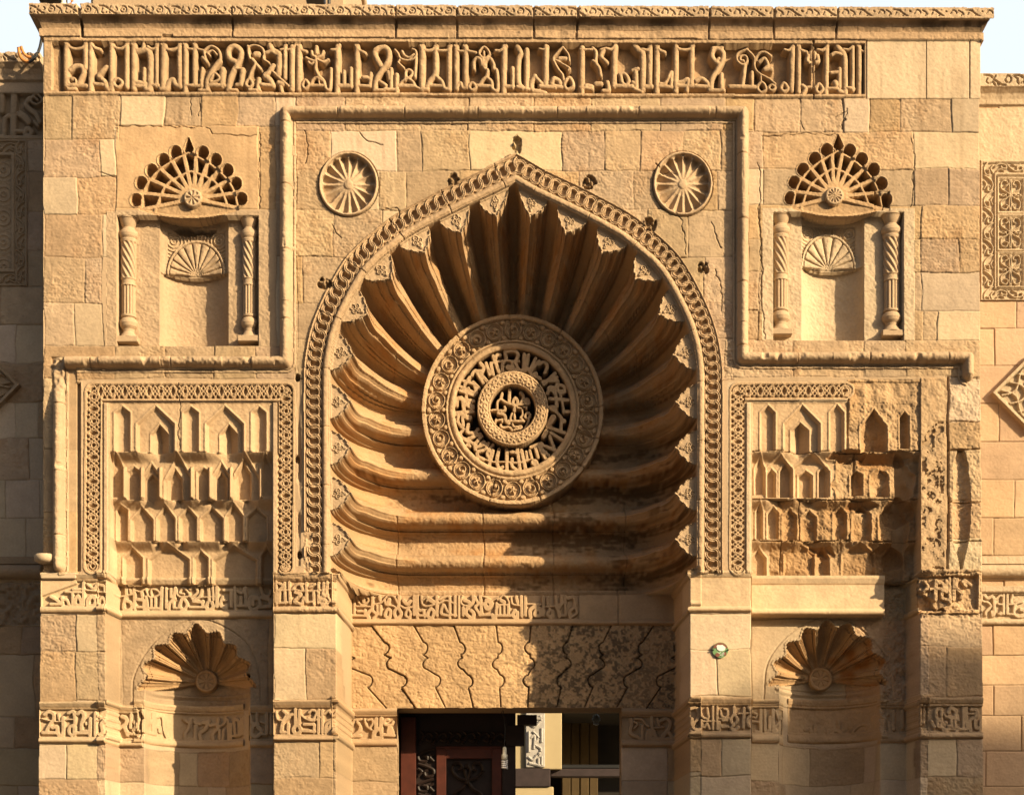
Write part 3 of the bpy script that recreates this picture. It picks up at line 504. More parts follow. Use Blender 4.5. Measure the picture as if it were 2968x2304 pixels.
# slender ribs that divide the lower tiers
def ribs(lst, wid=5.0, hgt=13.0):
    for (tl, x, ya, yb, b0) in lst:
        ox = 1968 if tl in 'FI' else 0; oy = 776 if tl in 'DF' else 1528
        sl_, U, V = pw(ox+x/2.184-9, oy+ya/2.184, ox+x/2.184+9, oy+yb/2.184)
        r = hgt*np.clip(1-np.abs(U-ox-x/2.184)/wid, 0, 1)**.5*sm(V, oy+ya/2.184, oy+ya/2.184+14)
        H[sl_] = np.maximum(H[sl_], np.where(r > 1, b0+r, -9999))
ribs([('D', x, 1235, 1435, -38) for x in (772, 775+108, 1318, 1000, 1200, 1450, 1640)])
tiers(2178, 2668, [
 (1165, 1306, -6, [('D', 563, 45, 870, 915, 1155, 15, 'f'), ('D', 780, 114, 868, 985, 1180, 17, 'f'), ('D', 772, 55, 975, 1020, 1190, 30, 'v'), ('D', 1000, 44, 865, 915, 1150, 15, 'f'), ('D', 1235, 84, 890, 1000, 1172, 50, 'r'), ('D', 1430, 30, 905, 935, 1140, 28, 'r')]),
 (1306, 1438, -40, [('Q', 262, 18, 310, 350, 445, 14, 'f'), ('Q', 335, 48, 303, 350, 455, 12, 'f'), ('Q', 306, 16, 348, 365, 452, 16, 'f'), ('Q', 360, 22, 328, 355, 455, 18, 'f'), ('Q', 450, 62, 296, 345, 455, 12, 'f'), ('Q', 433, 26, 355, 372, 455, 18, 'f'), ('Q', 501, 19, 343, 358, 452, 16, 'f'), ('Q', 620, 22, 358, 372, 448, 26, 'r'), ('Q', 705, 34, 345, 372, 450, 20, 'r'), ('Q', 800, 30, 345, 372, 450, 12, 'r')]),
 (1438, 1553, -70, [('Q', 265, 12, 475, 500, 600, 14, 'f'), ('Q', 316, 20, 482, 505, 600, 18, 'f'), ('Q', 378, 26, 490, 515, 605, 20, 'r'), ('Q', 450, 28, 495, 520, 605, 18, 'r'), ('Q', 565, 24, 488, 505, 600, 20, 'r'), ('Q', 645, 36, 475, 510, 605, 18, 'r'), ('Q', 760, 50, 470, 510, 605, 20, 'r')]),
 (1553, 1670, -100, [('Q', 267, 28, 632, 665, 752, 18, 'f'), ('Q', 420, 56, 615, 650, 752, 10, 'f'), ('Q', 506, 26, 620, 660, 750, 20, 'r'), ('Q', 640, 60, 612, 650, 752, 8, 'f'), ('Q', 770, 38, 615, 660, 750, 24, 'r')])], PR_ID, ox=1968)
g = (VV > 1106) & (VV < 1168) & (XX > 2456) & (XX < 2742); H[g] = -5
er = ((VV > 1100) & (VV < 1306) & (XX > 2456)) | ((VV >= 1306) & (VV < 1438) & (XX > 2417+14*N20)) | ((VV >= 1438) & (VV < 1553) & (XX > 2262)) | ((VV >= 1553) & (VV < 1672) & (XX > 2245))
er = er & (XX < 2745)
H[er] += (3.2*N50+2.4*N20+1.5*ROUGH-3.5*PIT+2.0*N30)[er]
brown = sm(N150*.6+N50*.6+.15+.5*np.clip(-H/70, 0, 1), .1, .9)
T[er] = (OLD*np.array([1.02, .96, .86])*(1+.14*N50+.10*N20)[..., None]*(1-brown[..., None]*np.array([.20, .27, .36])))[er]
for (a, b, c, d) in ((2456, 1108, 2459, 1306), (2480, 1306, 2483, 1438)): 
    g = win(a, b, c, d); H[g] -= 6
for vv in (1306, 1438, 1553): 
    g = (XX > 2180) & (XX < 2740) & (np.abs(VV-vv-3*N50) < 1.6); H[g] -= 7; T[g] *= .7
for (a, b, c) in ((2326, 1438, 1553), (2476, 1438, 1553), (2275, 1553, 1672)):
    g = (np.abs(XX-a-4*N50) < 1.5) & (VV > b) & (VV < c); H[g] -= 5
# broken hollows where the panel runs into the pier
edge_ = 2664+13*N50+9*N20+5*N30
g = (VV > 1300) & (VV < 1664) & (XX > 2600) & (XX < 2720); dpt = np.interp(VV, [1300, 1320, 1438, 1560, 1664], [0, -46, -75, -105, -112])
bl_ = sm(XX, edge_+10, edge_-34); H[g] = np.minimum(H, (dpt+6*N30+4*N50)*bl_+(1-bl_)*2)[g]; T[g] = np.minimum(T, (OLD*np.array([.95, .90, .82])*(1+.15*N50+.1*N20)[..., None]))[g]
for (u_, v_, a_, b_, d_) in ((2452, 1318, 60, 13, 26), (2560, 1330, 70, 20, 22), (2620, 1470, 50, 40, 24), (2505, 1455, 46, 16, 20), (2395, 1580, 40, 18, 14), (2590, 1600, 50, 36, 22)):
    q_ = np.hypot((XX-u_+9*N30)/a_, (VV-v_+7*N20)/b_); g = q_ < 1; H[g] -= (d_*np.sqrt(np.clip(1-q_*q_, 0, 1))*(1+.4*N20))[g]; T[g] *= np.array([.88, .80, .72])
# worn outer pier of the right panel: groove, worn column and traces of ornament
g = (VV > 1095) & (VV < 1660) & (XX > 2668) & (XX < 2745); H[g] = (2+2*N50+1.5*N20+1.1*ROUGH-2*PIT)[g]; T[g] = (OLD*np.array([1.03, .99, .92])*(1+.12*N50+.1*N20)[..., None])[g]
g = (VV > 1222) & (VV < 1660) & (XX > 2672) & (XX < 2736) & (N20+.6*N8 < .1) & (N8+.4*N3 > .05); H[g] -= 8
g = (np.abs(XX-2748-3*N50) < 4) & (VV > 1092) & (VV < 1650); H[g] -= 15
g = (VV > 1300) & (VV < 1650) & (np.abs(XX-2786) < (22+6*N50)*np.interp(VV, [1300, 1345, 1560, 1650], [.4, 1, 1, .15])); H[g] -= (22*np.sqrt(np.clip(1-((XX-2786)/28)**2, 0, 1)))[g]
g = (VV > 1092) & (VV < 1665) & (XX > 2750) & (XX < 2846); H[g] += (3*N50+2*N30+1.0*ROUGH-2*PIT)[g]
for vv in (1222, 1304, 1452, 1566): g = (np.abs(VV-vv-4*N50) < 2) & (XX > 2745) & (XX < 2845); H[g] -= 9

# ---------------------------------------------------------------- knot-work borders of the panels
def border(pts, wid, lab, clip=None, phase=0.0):
    sl_, U, V = pw(min(p[0] for p in pts), min(p[1] for p in pts), max(p[0] for p in pts), max(p[1] for p in pts), 0, wid+14)
    d, s, side, Lt = path_st(U, V, pts); t = d*side; b = wid-3.2
    P = 70.0; x = ((s+phase) % P)
    m = np.zeros(U.shape)
    def strap(dist, w=2.9): return np.clip((w-dist)/1.2, 0, 1)*(1-.18*np.exp(-(dist/.8)**2))
    for a in (0, .5):
        z = (x/P+a) % 1; tri = np.where(z < .5, 4*z-1, 3-4*z)
        tz = np.clip(tri*1.25, -1, 1)*b; m = np.maximum(m, strap(np.abs(t-tz)*.62 if True else 0))
        z2 = (x/P*2+a) % 1; tri2 = np.where(z2 < .5, 4*z2-1, 3-4*z2); m = np.maximum(m, strap(np.abs(t-np.clip(tri2*1.15, -1, 1)*b)*.50))
    for xc in (0, P): m = np.maximum(m, strap(np.abs(np.hypot(x-xc, t)-7.0), 2.6))
    mm = (d < wid)
    frm = (d < wid+7) & ~mm
    if clip is not None: c = clip(U, V); mm &= c; frm &= c
    H[sl_] = np.where(mm, -12+13.5*m+.4*ROUGH[sl_], H[sl_]); H[sl_] = np.where(frm, 2.5+.5*ROUGH[sl_], H[sl_])
    LAB[sl_][mm | frm] = lab
    T[sl_] = np.where((mm | frm)[..., None], OLD*np.array([1.06, 1.02, .96])*(1+.07*N50[sl_]+.05*N20[sl_])[..., None], T[sl_])
border([(268, 1640), (272, 1134), (829, 1134), (827, 1640)], 19.5, newlab("knotwork_border", PL_ID))
border([(2138, 1645), (2139, 1134), (2452, 1132)], 18.5, newlab("knotwork_border", PR_ID), phase=20)
for (a, b, c, d) in ((297, 1157, 316, 1660), (790, 1157, 806, 1660), (2158, 1154, 2180, 1660)):
    g = win(a, b, c, d); H[g] = np.where(np.abs(XX[g]-(a+c)/2) < 6, 3, -4)+.5*ROUGH[g]
for (a, b, c, d) in ((297, 1154, 806, 1165), (2160, 1151, 2455, 1165)):
    g = win(a, b, c, d); H[g] = np.where(np.abs(VV[g]-(b+d)/2) < 3, 3, -4)+.5*ROUGH[g]
g = (np.abs(XX-866-4*N50) < 5) & (VV > 1085) & (VV < 1640); H[g] -= 14*np.clip(.4+N50[g], 0, 1)
for (a, b) in ((862, 1095), (861, 1330), (868, 1608)): g = np.hypot((XX-a)/7, (VV-b)/12) < 1; H[g] -= 30

# ---------------------------------------------------------------- upper niches with pierced scallop hoods
def upper_niche(ox, sx, boss, lobes, oapex, oarc, iarc, rec, pan, fan, label):
    k = 2.184; nid = newlab("niche", PORTAL, label); hid = newlab("pierced_hood", nid)
    P = lambda a: (ox+a[0]/k, a[1]/k)
    # recess with square shoulders for the colonnettes and a curved back panel
    x0, y0, x1, y1 = rec; x0, x1 = ox+x0/k, ox+x1/k; y0 /= k
    sl_, U, V = pw(x0-30, y0-10, x1+30, y1+4, 0); 
    fr = inr(U, V, x0-42, y0-16, x1+42, y1); T[sl_] = np.where(fr[..., None], (OLD if sx < 0 else NEW)*.98*(1+.08*N50[sl_]+.04*N20[sl_])[..., None], T[sl_]); H[sl_] = np.where(fr, .8*ROUGH[sl_], H[sl_]); LAB[sl_][fr] = nid
    m = inr(U, V, x0, y0, x1, y1); h = np.full(U.shape, -36.0)
    p0, p1 = ox+pan[0]/k, ox+pan[1]/k; pc, ph = (p0+p1)/2, (p1-p0)/2
    pn = (U > p0) & (U < p1)
    fb_ = fan[1]/k; sag = fb_-10*np.sqrt(np.clip(1-((U-pc)/ph)**2, 0, 1))*0-9*np.abs((U-pc)/ph)**2+6
    cc_ = np.sqrt(np.clip(1-((U-pc)/ph)**2, 0, 1)); h = np.where(pn & (V > sag), -42-52*cc_, np.where(pn, -38-34*cc_, h))
    H[sl_] = np.where(m, h+.8*ROUGH[sl_]+1.5*N50[sl_], H[sl_]); LAB[sl_][m] = nid
    # low relief fan on the back panel
    fx, fy, ft, fw = ox+fan[0]/k, fan[1]/k, fan[2]/k, fan[3]/k
    a = np.arctan2(fy-V, U-fx); r = np.hypot((U-fx)/fw, (V-fy)/(fy-ft)); f = (a/np.pi*(11 if sx < 0 else 9)) % 1; g = np.minimum(f, 1-f)
    fm = m & pn & (V < fy) & (r < 1.0) & (V > ft)
    H[sl_] += np.where(fm & (r < .90), 6*np.sqrt(np.clip(1-(1-2*g)**2, 0, 1))*sm(r, .05, .3)-6*np.exp(-(g/.07)**2)+4, 0); H[sl_] += np.where(fm & (r > .93), 7, 0)
    sp = m & pn & (V > ft-20) & (V < fy-8) & (r > 1.02) & (U > fx-fw) & (U < fx+fw)
    rs = np.hypot(np.abs(U-fx)-fw*.78, V-ft-fw*.02); H[sl_] += np.where(sp, -6+6*np.clip(1-np.abs(((rs+np.arctan2(V-ft, U-fx)*1.6) % 10)-5)/2.4, 0, 1), 0)
    # hood
    bx, by = P(boss); ax, ay = P(oapex)
    oc = smooth_pts([P(q) for q in oarc[0]]), smooth_pts([P(q) for q in oarc[1]])
    ic = smooth_pts([P(q) for q in iarc[0]]), smooth_pts([P(q) for q in iarc[1]])
    ocp = np.vstack([oc[0], oc[1]]); icp = np.vstack([ic[0], ic[1]])
    us = ocp[:, 0]; sl_, U, V = pw(us.min()-40, ay-50, us.max()+40, ocp[:, 1].max()+30)
    top = np.interp(U[0], us, ocp[:, 1])[None, :]
    xr = (U-us.min())/(us.max()-us.min()); low = ocp[0, 1]+(24*(1-(2*xr-1)**2))
    dome = (U > us.min()) & (U < us.max()) & (V > top) & (V < low)
    dO, _, _, _ = path_st(U, V, [tuple(p) for p in ocp[::2]]); dI, _, _, _ = path_st(U, V, [tuple(p) for p in icp[::2]])
    rb = np.full(U.shape, 1e9); LB = [P(q) for q in lobes]
    mid = []
    for (a_, b_) in zip(LB[:-1], LB[1:]): mid.append(((a_[0]+b_[0])/2, (a_[1]+b_[1])/2))
    ends = [(2*LB[0][0]-mid[0][0], 2*LB[0][1]-mid[0][1]+4)]+mid+[(2*LB[-1][0]-mid[-1][0], 2*LB[-1][1]-mid[-1][1]+4)]
    for q in ends: rb = np.minimum(rb, segdist(U, V, (bx, by), q))
    inI = V > np.interp(U[0], icp[:, 0], icp[:, 1], left=1e9, right=1e9)[None, :]
    r0 = np.hypot(U-bx, V-by)
    bow = 6*np.clip(1-r0/130., 0, 1)             # the lattice bulges forward towards the boss
    deep = -30-22*sm(r0, 20, 120)
    deep = deep*sm(r0, 24, 75); h = np.where(inI, deep*.7, deep)
    for (q, sg_) in ((ends[0], -1), (ends[-1], 1)):
        ln = by+(q[1]-by)*np.clip((U-bx)/(q[0]-bx+1e-6), 0, 1); h = np.where((V > ln) & ((U-bx)*sg_ >= 0), -9, h)
    rib = np.maximum(np.clip((7.0-rb)/1.6, 0, 1), np.maximum(np.clip((7.5-dO)/1.6, 0, 1), np.clip((4.8-dI)/1.6, 0, 1)))
    rib = np.maximum(rib, np.clip((9-(low-V))/2, 0, 1)*dome)
    h = h*(1-rib)+(-6+bow)*rib
    H[sl_] = np.where(dome, h+.7*ROUGH[sl_], H[sl_]); LAB[sl_][dome] = hid
    for i, (a_, b_) in enumerate(LB):
        apx = i == len(LB)//2
        rr_ = np.hypot((U-a_)/(17.5 if not apx else 16), (V-b_)/(19 if not apx else 23))
        if apx: rr_ = np.maximum(rr_, (np.abs(U-a_)*1.5+(b_-V)*.62)/17)
        lm = (rr_ < 1) & ~dome
        hh = -40*np.sqrt(np.clip(1-rr_**3, 0, 1)); H[sl_] = np.where(lm, hh, H[sl_]); LAB[sl_][lm] = hid
        H[sl_] += np.where(~dome & (rr_ >= 1) & (rr_ < 1.16), 2.0, 0)
        T[sl_] = np.where(lm[..., None], OLD*.95*np.array([1, .88, .74]), T[sl_])
    T[sl_] = np.where(dome[..., None], OLD*np.array([1.0, .92, .80])*np.where(rib > .5, 1.05, .86)[..., None]*(1+.06*N20[sl_])[..., None], T[sl_])
    bm = r0 < 26; an = np.arctan2(V-by, U-bx)
    hb = 6+5*np.sqrt(np.clip(1-(r0/26)**2, 0, 1))-5*(r0 < 20)*np.clip(np.abs(((an/(2*np.pi)*(8 if sx < 0 else 12)) % 1)-.5)*4-.7, 0, 1)
    H[sl_] = np.where(bm, hb, H[sl_]); LAB[sl_][bm] = hid; T[sl_][bm] = OLD*1.03
    return nid
UNL = upper_niche(0, -1, (1222, 1258), [(862, 1268), (895, 1160), (960, 1082), (1036, 1016), (1112, 966), (1195, 925), (1285, 970), (1366, 1016), (1440, 1082), (1494, 1166), (1528, 1262)], (1188, 955),
    ([(880, 1330), (905, 1190), (985, 1080), (1090, 1005), (1188, 955)], [(1188, 955), (1300, 1010), (1400, 1085), (1480, 1190), (1512, 1330)]), ([(975, 1340), (1040, 1180), (1120, 1120), (1205, 1080)], [(1205, 1080), (1300, 1115), (1390, 1180), (1450, 1340)]),
    (742, 1365, 1635, 1003), (1000, 1432), (1222, 1700, 1470, 185), "upper niche with a lattice scallop hood left of the arch")
UNR = upper_niche(1968, 1, (982, 1245), [(704, 1255), (730, 1157), (785, 1076), (860, 1006), (935, 952), (1008, 905), (1080, 955), (1156, 1010), (1232, 1076), (1282, 1162), (1312, 1262)], (1005, 945),
    ([(715, 1320), (740, 1190), (800, 1090), (895, 1010), (1005, 945)], [(1005, 945), (1110, 1005), (1205, 1090), (1265, 1190), (1300, 1310)]), ([(770, 1340), (820, 1190), (900, 1110), (980, 1060)], [(980, 1060), (1060, 1095), (1150, 1170), (1215, 1320)]),
    (597, 1345, 1422, 987), (790, 1185), (965, 1660, 1430, 175), "upper niche with a sooty lattice hood right of the arch")
g = win(1968+1240/2.184, 1215/2.184, 1968+1330/2.184, 1330/2.184); H[g] -= 14*np.clip(N20[g]+.6, 0, 1)
# chipped lower rim of the left hood
g = np.hypot((XX-556)/62, (VV-(646+8*N20))/11) < 1; H[g] -= 34
# ---------------------------------------------------------------- small scallop hoods over the lower niches
def low_shell(tips, boss, h0, ox, oy, incise, parent_label, br, stain, nsp):
    k = 2.184; nid = newlab("niche", PORTAL, parent_label); hid = newlab("scallop_hood", nid)
    hb = h0-170
    bx, by = wxy(ox+boss[0]/k, oy+boss[1]/k, hb); q = D/(D-h0); bU, bV = CX+(bx-CX)*q, VH+(by-VH)*q
    tp = [(ox+a/k, oy+b/k) for a, b in tips]
    sl_, U, V = pw(min(t[0] for t in tp)-6, min(t[1] for t in tp)-6, max(t[0] for t in tp)+6, bV+60, h0)
    th = np.arctan2(bV-V, U-bU); r = np.hypot(U-bU, V-bV)
    th = np.where(th < -np.pi/2, th+2*np.pi, th)
    ta = np.array([math.atan2(bV-b, a-bU) for a, b in tp]); ta = np.where(ta < -np.pi/2, ta+2*np.pi, ta); tr = np.array([math.hypot(a-bU, b-bV) for a, b in tp])
    o = np.argsort(ta); ta, tr = ta[o], tr[o]
    n = len(ta); idx = np.interp(th, ta, np.arange(n)); fr_ = idx-np.floor(idx); g = np.minimum(fr_, 1-fr_)*2   # 0 at the tips (flute axis), 1 at the ribs
    Rt = np.interp(th, ta, tr); stair = np.floor(g*3.999)/3
    R = Rt*(1-.14*np.clip(stair*.6+g*.4, 0, 1))
    ins = (th > ta[0]-.03) & (th < ta[-1]+.03) & (r < R)
    rho = np.clip(r/np.maximum(R, 1), 0, 1)
    flu = -17*np.cos(g*np.pi/2)**.8*sm(rho, .15, .8)+9*np.clip(1-np.abs(g-.86)/.10, 0, 1)*sm(rho, .2, .6)-6*np.clip(1-np.abs(g-.70)/.07, 0, 1)+5*np.clip(1-np.abs(g-.58)/.06, 0, 1)
    dep = h0-158*np.clip(1-rho**1.45, 0, 1)**.85+flu*sm(rho, 0, .3)-5*(rho > .93)
    H[sl_] = np.where(ins, dep+.7*ROUGH[sl_], H[sl_]); LAB[sl_][ins] = hid
    lipm = (th > ta[0]) & (th < ta[-1]) & (r >= R) & (r < R*1.03+2) & ~ins; H[sl_] += np.where(lipm, 2.5, 0)
    c = OLD*np.array([1.0, .90, .76])*np.ones(U.shape+(1,))*(1+.09*N50[sl_]+.09*N20[sl_])[..., None]
    rust = np.clip(.25+N50[sl_]*.6+N20[sl_]*.5, 0, 1)*stain(U)
    c = c*(1-rust[..., None]*np.array([.30, .52, .72]))
    T[sl_] = np.where(ins[..., None], c, T[sl_])
    # mouldings under the scallop, running into the curved wall
    z = np.where((V > max(t[1] for t in tp)) & (np.abs(U-(tp[0][0]+tp[-1][0])/2) < 150), 1, 0)
    H[sl_] += z*(4*np.sin((V-bV)/3.2))*(V < bV+58)
    rb = np.hypot(U-bU, V-bV); bm = rb < br; an = np.arctan2(V-bV, U-bU)
    hh = hb+34+4*(np.abs(rb-br*.86) < br*.10)-3*(rb < br*.7)*(np.abs(((an/(2*np.pi)*8) % 1)-.5) < .10+.0*rb)*(rb > br*.12)
    H[sl_] = np.where(bm, hh+.5*ROUGH[sl_], H[sl_]); LAB[sl_][bm] = hid; T[sl_][bm] = OLD*np.array([1.0, .90, .76])
    pts = smooth_pts([(ox+a/k, oy+b/k) for a, b in incise]); s2, U2, V2 = pw(pts[:, 0].min(), pts[:, 1].min(), pts[:, 0].max(), pts[:, 1].max(), h0, 8)
    d, _, _, _ = path_st(U2, V2, [tuple(p) for p in pts]); H[s2] -= np.where(d < 3.2, 3.5*(1-d/3.2)**.5, 0)
    return nid
NL = low_shell([(868, 1022), (905, 872), (978, 752), (1098, 672), (1240, 608), (1385, 664), (1488, 748), (1580, 858), (1622, 1005)], (1318, 982), PD, 0, 1528,
    [(838, 1100), (850, 930), (960, 740), (1100, 632), (1245, 580), (1400, 620), (1555, 730), (1635, 900), (1650, 1090)], "niche with a scallop hood left of the doorway", 33, lambda U: .12+0*U, 8)
NR = low_shell([(565, 995), (600, 858), (685, 735), (798, 640), (935, 585), (1078, 606), (1212, 706), (1308, 840), (1316, 990)], (885, 968), PD-12, 1968, 1528,
    [(536, 1088), (560, 860), (680, 690), (820, 600), (940, 565), (1090, 600), (1230, 720), (1330, 870), (1352, 1085)], "niche with a rust stained scallop hood right of the doorway", 35, lambda U: np.where(U > 2418, 1.25, .25), 8)
for (xc, hw_, nid, vmax) in ((553, 156, NL, 9999), (2426, 150, NR, 9999)):
    m = (np.abs(XX-xc) < hw_+6) & (VV > 2004) & (LAB == 0); LAB[m] = nid

# ---------------------------------------------------------------- lettered bands
def band(u0, u1, top, let, bot, h0, txt, lab, dep=8.0, org=None, k=4.853, worn=0.0, edge=True, tint=None, stain=0.0):
    va, vb = top; vc, vd = let; ve, vf = bot
    sl_, U, V = pw(u0, va, u1, vf, h0, 2); m = (U >= u0) & (U <= u1)
    def hr(a, b, h_): return h_*np.sqrt(np.clip(1-((V-(a+b)/2)/((b-a)/2))**2, 0, 1))
    add = np.zeros(U.shape, np.float32)
    add += np.where((V > va) & (V < vb), 11*np.clip((vb-V)/(vb-va)+.35, 0, 1), 0)
    add += hr(ve, vf, 11)+np.where((V >= vb) & (V <= ve), 2.0, 0)
    z = (V > vc) & (V < vd) & (U > u0+2) & (U < u1-2)
    if txt is not None:
        M = draw(sl_, U, V, [(a*1.12+.4, b) for a, b in parse(txt, org[0], org[1], k)], 2.0)
        M = M*(1-worn*np.clip(.5+N20[sl_], 0, 1))
        add += np.where(z, -dep*1.3*(1-M), 0)
    er = worn*(3*N30[sl_]+2.5*N20[sl_]+1.5*ROUGH[sl_])
    H[sl_] += np.where(m & (V > va) & (V < vf), add*(1-.5*worn)+er, 0)
    mm = m & (V > va) & (V < vf)
    if lab is not None: LAB[sl_][mm & (LAB[sl_] != LW_WALL) & (LAB[sl_] != RW_WALL)] = lab
    c = (OLD if tint is None else tint)*np.array([1.05, 1.0, .93])*(1+.08*N50[sl_]+.08*N20[sl_])[..., None]
    T[sl_] = np.where(mm[..., None], c, T[sl_])
    g = mm & (((V > vb-2) & (V < vb+3)) | ((V > vf-5))); T[sl_][g] *= (1-.25*np.clip(N50[sl_]+.4, 0, 1))[g][:, None]*np.array([1, .93, .85])
B_ = lambda l: newlab("inscription_band", PORTAL, l)
L1 = "45 640,90 640,400;30~ 380,220 500,222 610,225;36~ 490,185 600,180;26~ 670,190 800,205 940,215;36~ 690,110 780,170 830,110;40~ 850,110 920,130 930,200;46~ 180,285 260,330 320,380;42 175,390 330,390;42 335,300 350,420;40~ 340,330 400,330 440,410;42 485,250 485,400;48~ 560,275 515,370 560,410 605,370 560,275;60~ 700,400 710,320 770,285 815,340 780,415 700,420;40~ 890,285 845,370 890,415 935,370 890,285;34 360,420 620,420;46 1240,155 1240,280;26 1130,290 1330,250;40~ 1290,170 1310,240;46~ 1230,290 1200,440 1260,475 1315,440 1300,365 1215,340;46 1350,170 1360,450;26~ 1380,200 1440,210 1520,170;50~ 1460,235 1470,290;48~ 1400,325 1485,340 1490,450 1540,475;40 1400,430 1480,432;28~ 1510,175 1570,290 1700,260 1690,205 1600,180 1590,255;42 1520,285 1540,440;36 1590,305 1590,430;36 1650,305 1650,430;46 1740,160 1730,462;36 1560,445 1720,450;36 1800,165 1800,440;42 1870,180 1870,290;46 1930,165 1910,300;46~ 1920,305 1850,380 1832,470;40~ 1900,335 1910,440;28~ 1940,165 1970,270 2060,290 2130,260 2050,165 1990,230 2050,245;46~ 2020,325 1990,420 2050,462 2098,400 2060,325;36 1940,445 2000,440;34~ 2130,265 2180,330"
L2 = "36~ 0,180 70,140 110,220 45,280;42~ 180,155 140,280 60,330;46 50,350 170,360;46 180,350 180,430;36 0,432 210,432;42 262,150 270,340;36 320,155 330,330;24 130,295 350,282;50~ 250,370 230,440 280,470 328,430 310,370;50 380,155 380,420;42~ 460,285 430,400 480,450;36~ 430,402 520,430;40 450,332 500,330;40 470,192 590,192;42 580,200 580,420;42 510,400 510,460;42 630,155 640,460;42 720,290 710,400;36 660,412 770,412;46 780,160 790,412;32~ 660,205 730,240 760,175;46~ 950,285 850,300 842,440 920,460 990,400 960,310 890,335 890,400;40~ 1000,155 1030,250 1110,270 1140,195;54~ 1010,295 1130,330 1130,410;46 1000,432 1130,422;42 1210,75 1215,390;40~ 1250,95 1310,130 1255,190;42~ 1262,210 1250,360;42 1330,92 1340,370;26 1240,195 1370,190;42 1395,85 1410,370;36 1250,372 1370,362;36~ 1440,185 1500,120 1590,105;42 1560,105 1590,200;26~ 1450,180 1600,206 1780,202 1900,182 2060,160;46~ 1480,225 1560,250 1470,350 1570,392;42 1600,295 1580,392;42 1635,95 1640,360;36~ 1680,150 1760,112;42 1740,225 1745,390;32 1650,362 1730,352;42 1810,92 1805,370;42 1880,92 1870,300;42 1930,82 1925,250;56~ 1930,262 1850,300 1862,390 1930,390 1900,335;46 2010,92 2015,350;36 1950,357 2050,357;32~ 1920,255 1980,340"
C1 = "36 130,185 130,440;28~ 160,185 200,280 260,300 330,240 280,172 220,190;44 260,205 260,260;28 160,322 360,327;36 180,392 280,392;36 280,372 280,460;36 110,452 300,457;42 382,172 385,360;50~ 380,362 312,430 332,490;40~ 380,382 440,440 400,490;28~ 400,302 520,262 600,172 690,192 730,270;40~ 480,192 490,240;36 450,322 460,440;40 500,322 500,440;28~ 560,242 570,300 650,312 700,330;50~ 620,225 600,280;46~ 600,362 562,450 620,482 640,400 600,362;46 760,172 750,320;46~ 750,332 692,400 720,490 788,440 750,342;32~ 790,322 850,350 940,332;52~ 820,242 870,290 920,252;36~ 880,372 850,450 908,480 918,410 880,372;46 970,182 970,440;42 1015,172 1015,480;28~ 1070,165 1080,280 1130,322 1250,300;28~ 1090,232 1160,192 1150,252;60~ 1190,232 1240,262;42~ 1050,382 1100,382 1120,470;46~ 1200,362 1155,450 1220,490 1248,400 1200,362;36 1040,452 1150,452;46 1290,182 1290,450;40~ 1330,222 1420,182 1470,202 1470,480;28~ 1320,282 1420,242 1560,292;40~ 1380,302 1350,420 1440,452;36 1390,302 1440,400;42 1545,182 1545,460;36 1490,442 1560,452;36 1600,182 1600,480;28~ 1650,172 1632,270 1680,312 1770,302;52~ 1680,242 1740,262;42 1660,342 1660,450;50~ 1800,172 1800,260 1720,340 1702,430 1790,490 1808,420 1770,382;40~ 1830,202 1870,290 1830,332 1890,430;46 1900,172 1920,420;40 1890,447 2060,442;46 2070,442 2080,490;60~ 1990,242 2060,290 2000,360 1962,290;36 2130,282 2120,470;22~ 1930,182 2020,212 2060,242 2150,202"
C2 = "42 680,292 660,480;28~ 690,232 780,172 850,290 700,302;52 740,245 780,262;36 720,322 720,440;36 780,322 780,440;42 840,302 840,440;42 660,452 870,452;28~ 880,205 900,290 1000,312;46 950,192 970,270;50~ 930,382 902,450 960,482 968,410;46 1020,182 1030,460;42 1080,182 1080,450;28~ 1100,292 1200,292 1290,302;54~ 1260,302 1150,370 1150,470;54~ 1250,342 1212,440 1290,450 1290,362;42 1330,192 1335,450;40~ 1390,202 1400,300;28~ 1350,332 1480,322 1610,272;46~ 1420,372 1392,440 1450,480 1460,400;42 1510,172 1520,350;46 1590,172 1590,290 1540,370 1560,470;36 1640,182 1645,450;46~ 1680,212 1750,192 1780,250 1760,340 1700,400 1710,480;36 1560,452 1640,452;36~ 1790,342 1800,420 1720,482"
def shift(txt, dx_, dy_=0):
    out = []
    for s in txt.split(';'):
        t = s.split(); out.append(t[0]+' '+' '.join('%g,%g' % (float(p.split(',')[0])+dx_, float(p.split(',')[1])+dy_) for p in t[1:]))
    return ';'.join(out)
band(119, 306, (1660, 1678), (1682, 1757), (1757, 1777), 0, L1, B_("lettered band whose corner is cut by a plain triangle"), org=(110, 1670), tint=NEW*.95)
sl_, U, V = pw(119, 1676, 232, 1732); g = (V < 1728-(U-119)*.36) & (U > 120) & (U < 222) & (V > 1678); H[sl_][g] = 1.5; 
band(306, 792, (1675, 1695), (1697, 1768), (1772, 1792), PD, L1+';'+shift(L2, 2135), B_("lettered band under the crisp stalactite panel"), org=(110, 1670), tint=NEW*.92)
band(792, 984, (1658, 1678), (1681, 1756), (1758, 1776), 0, L2, B_("lettered band on the pier left of the shell"), org=(550, 1670))
band(992, 1679, (1703, 1717), (1719, 1793), (1797, 1812), RD, C1+';'+shift(C2, 1456), B_("long lettered band above the doorway"), org=(1000, 1690))
band(1679, 2000, (1703, 1717), (1719, 1793), (1797, 1812), RD, None, B_("uncarved grey end of the band above the doorway"))
sl_, U, V = pw(1679, 1700, 1795, 1815, RD); H[sl_] += -3+1.5*N20[sl_]
g = (np.abs(U-1792) < 2); H[sl_][g] -= 6
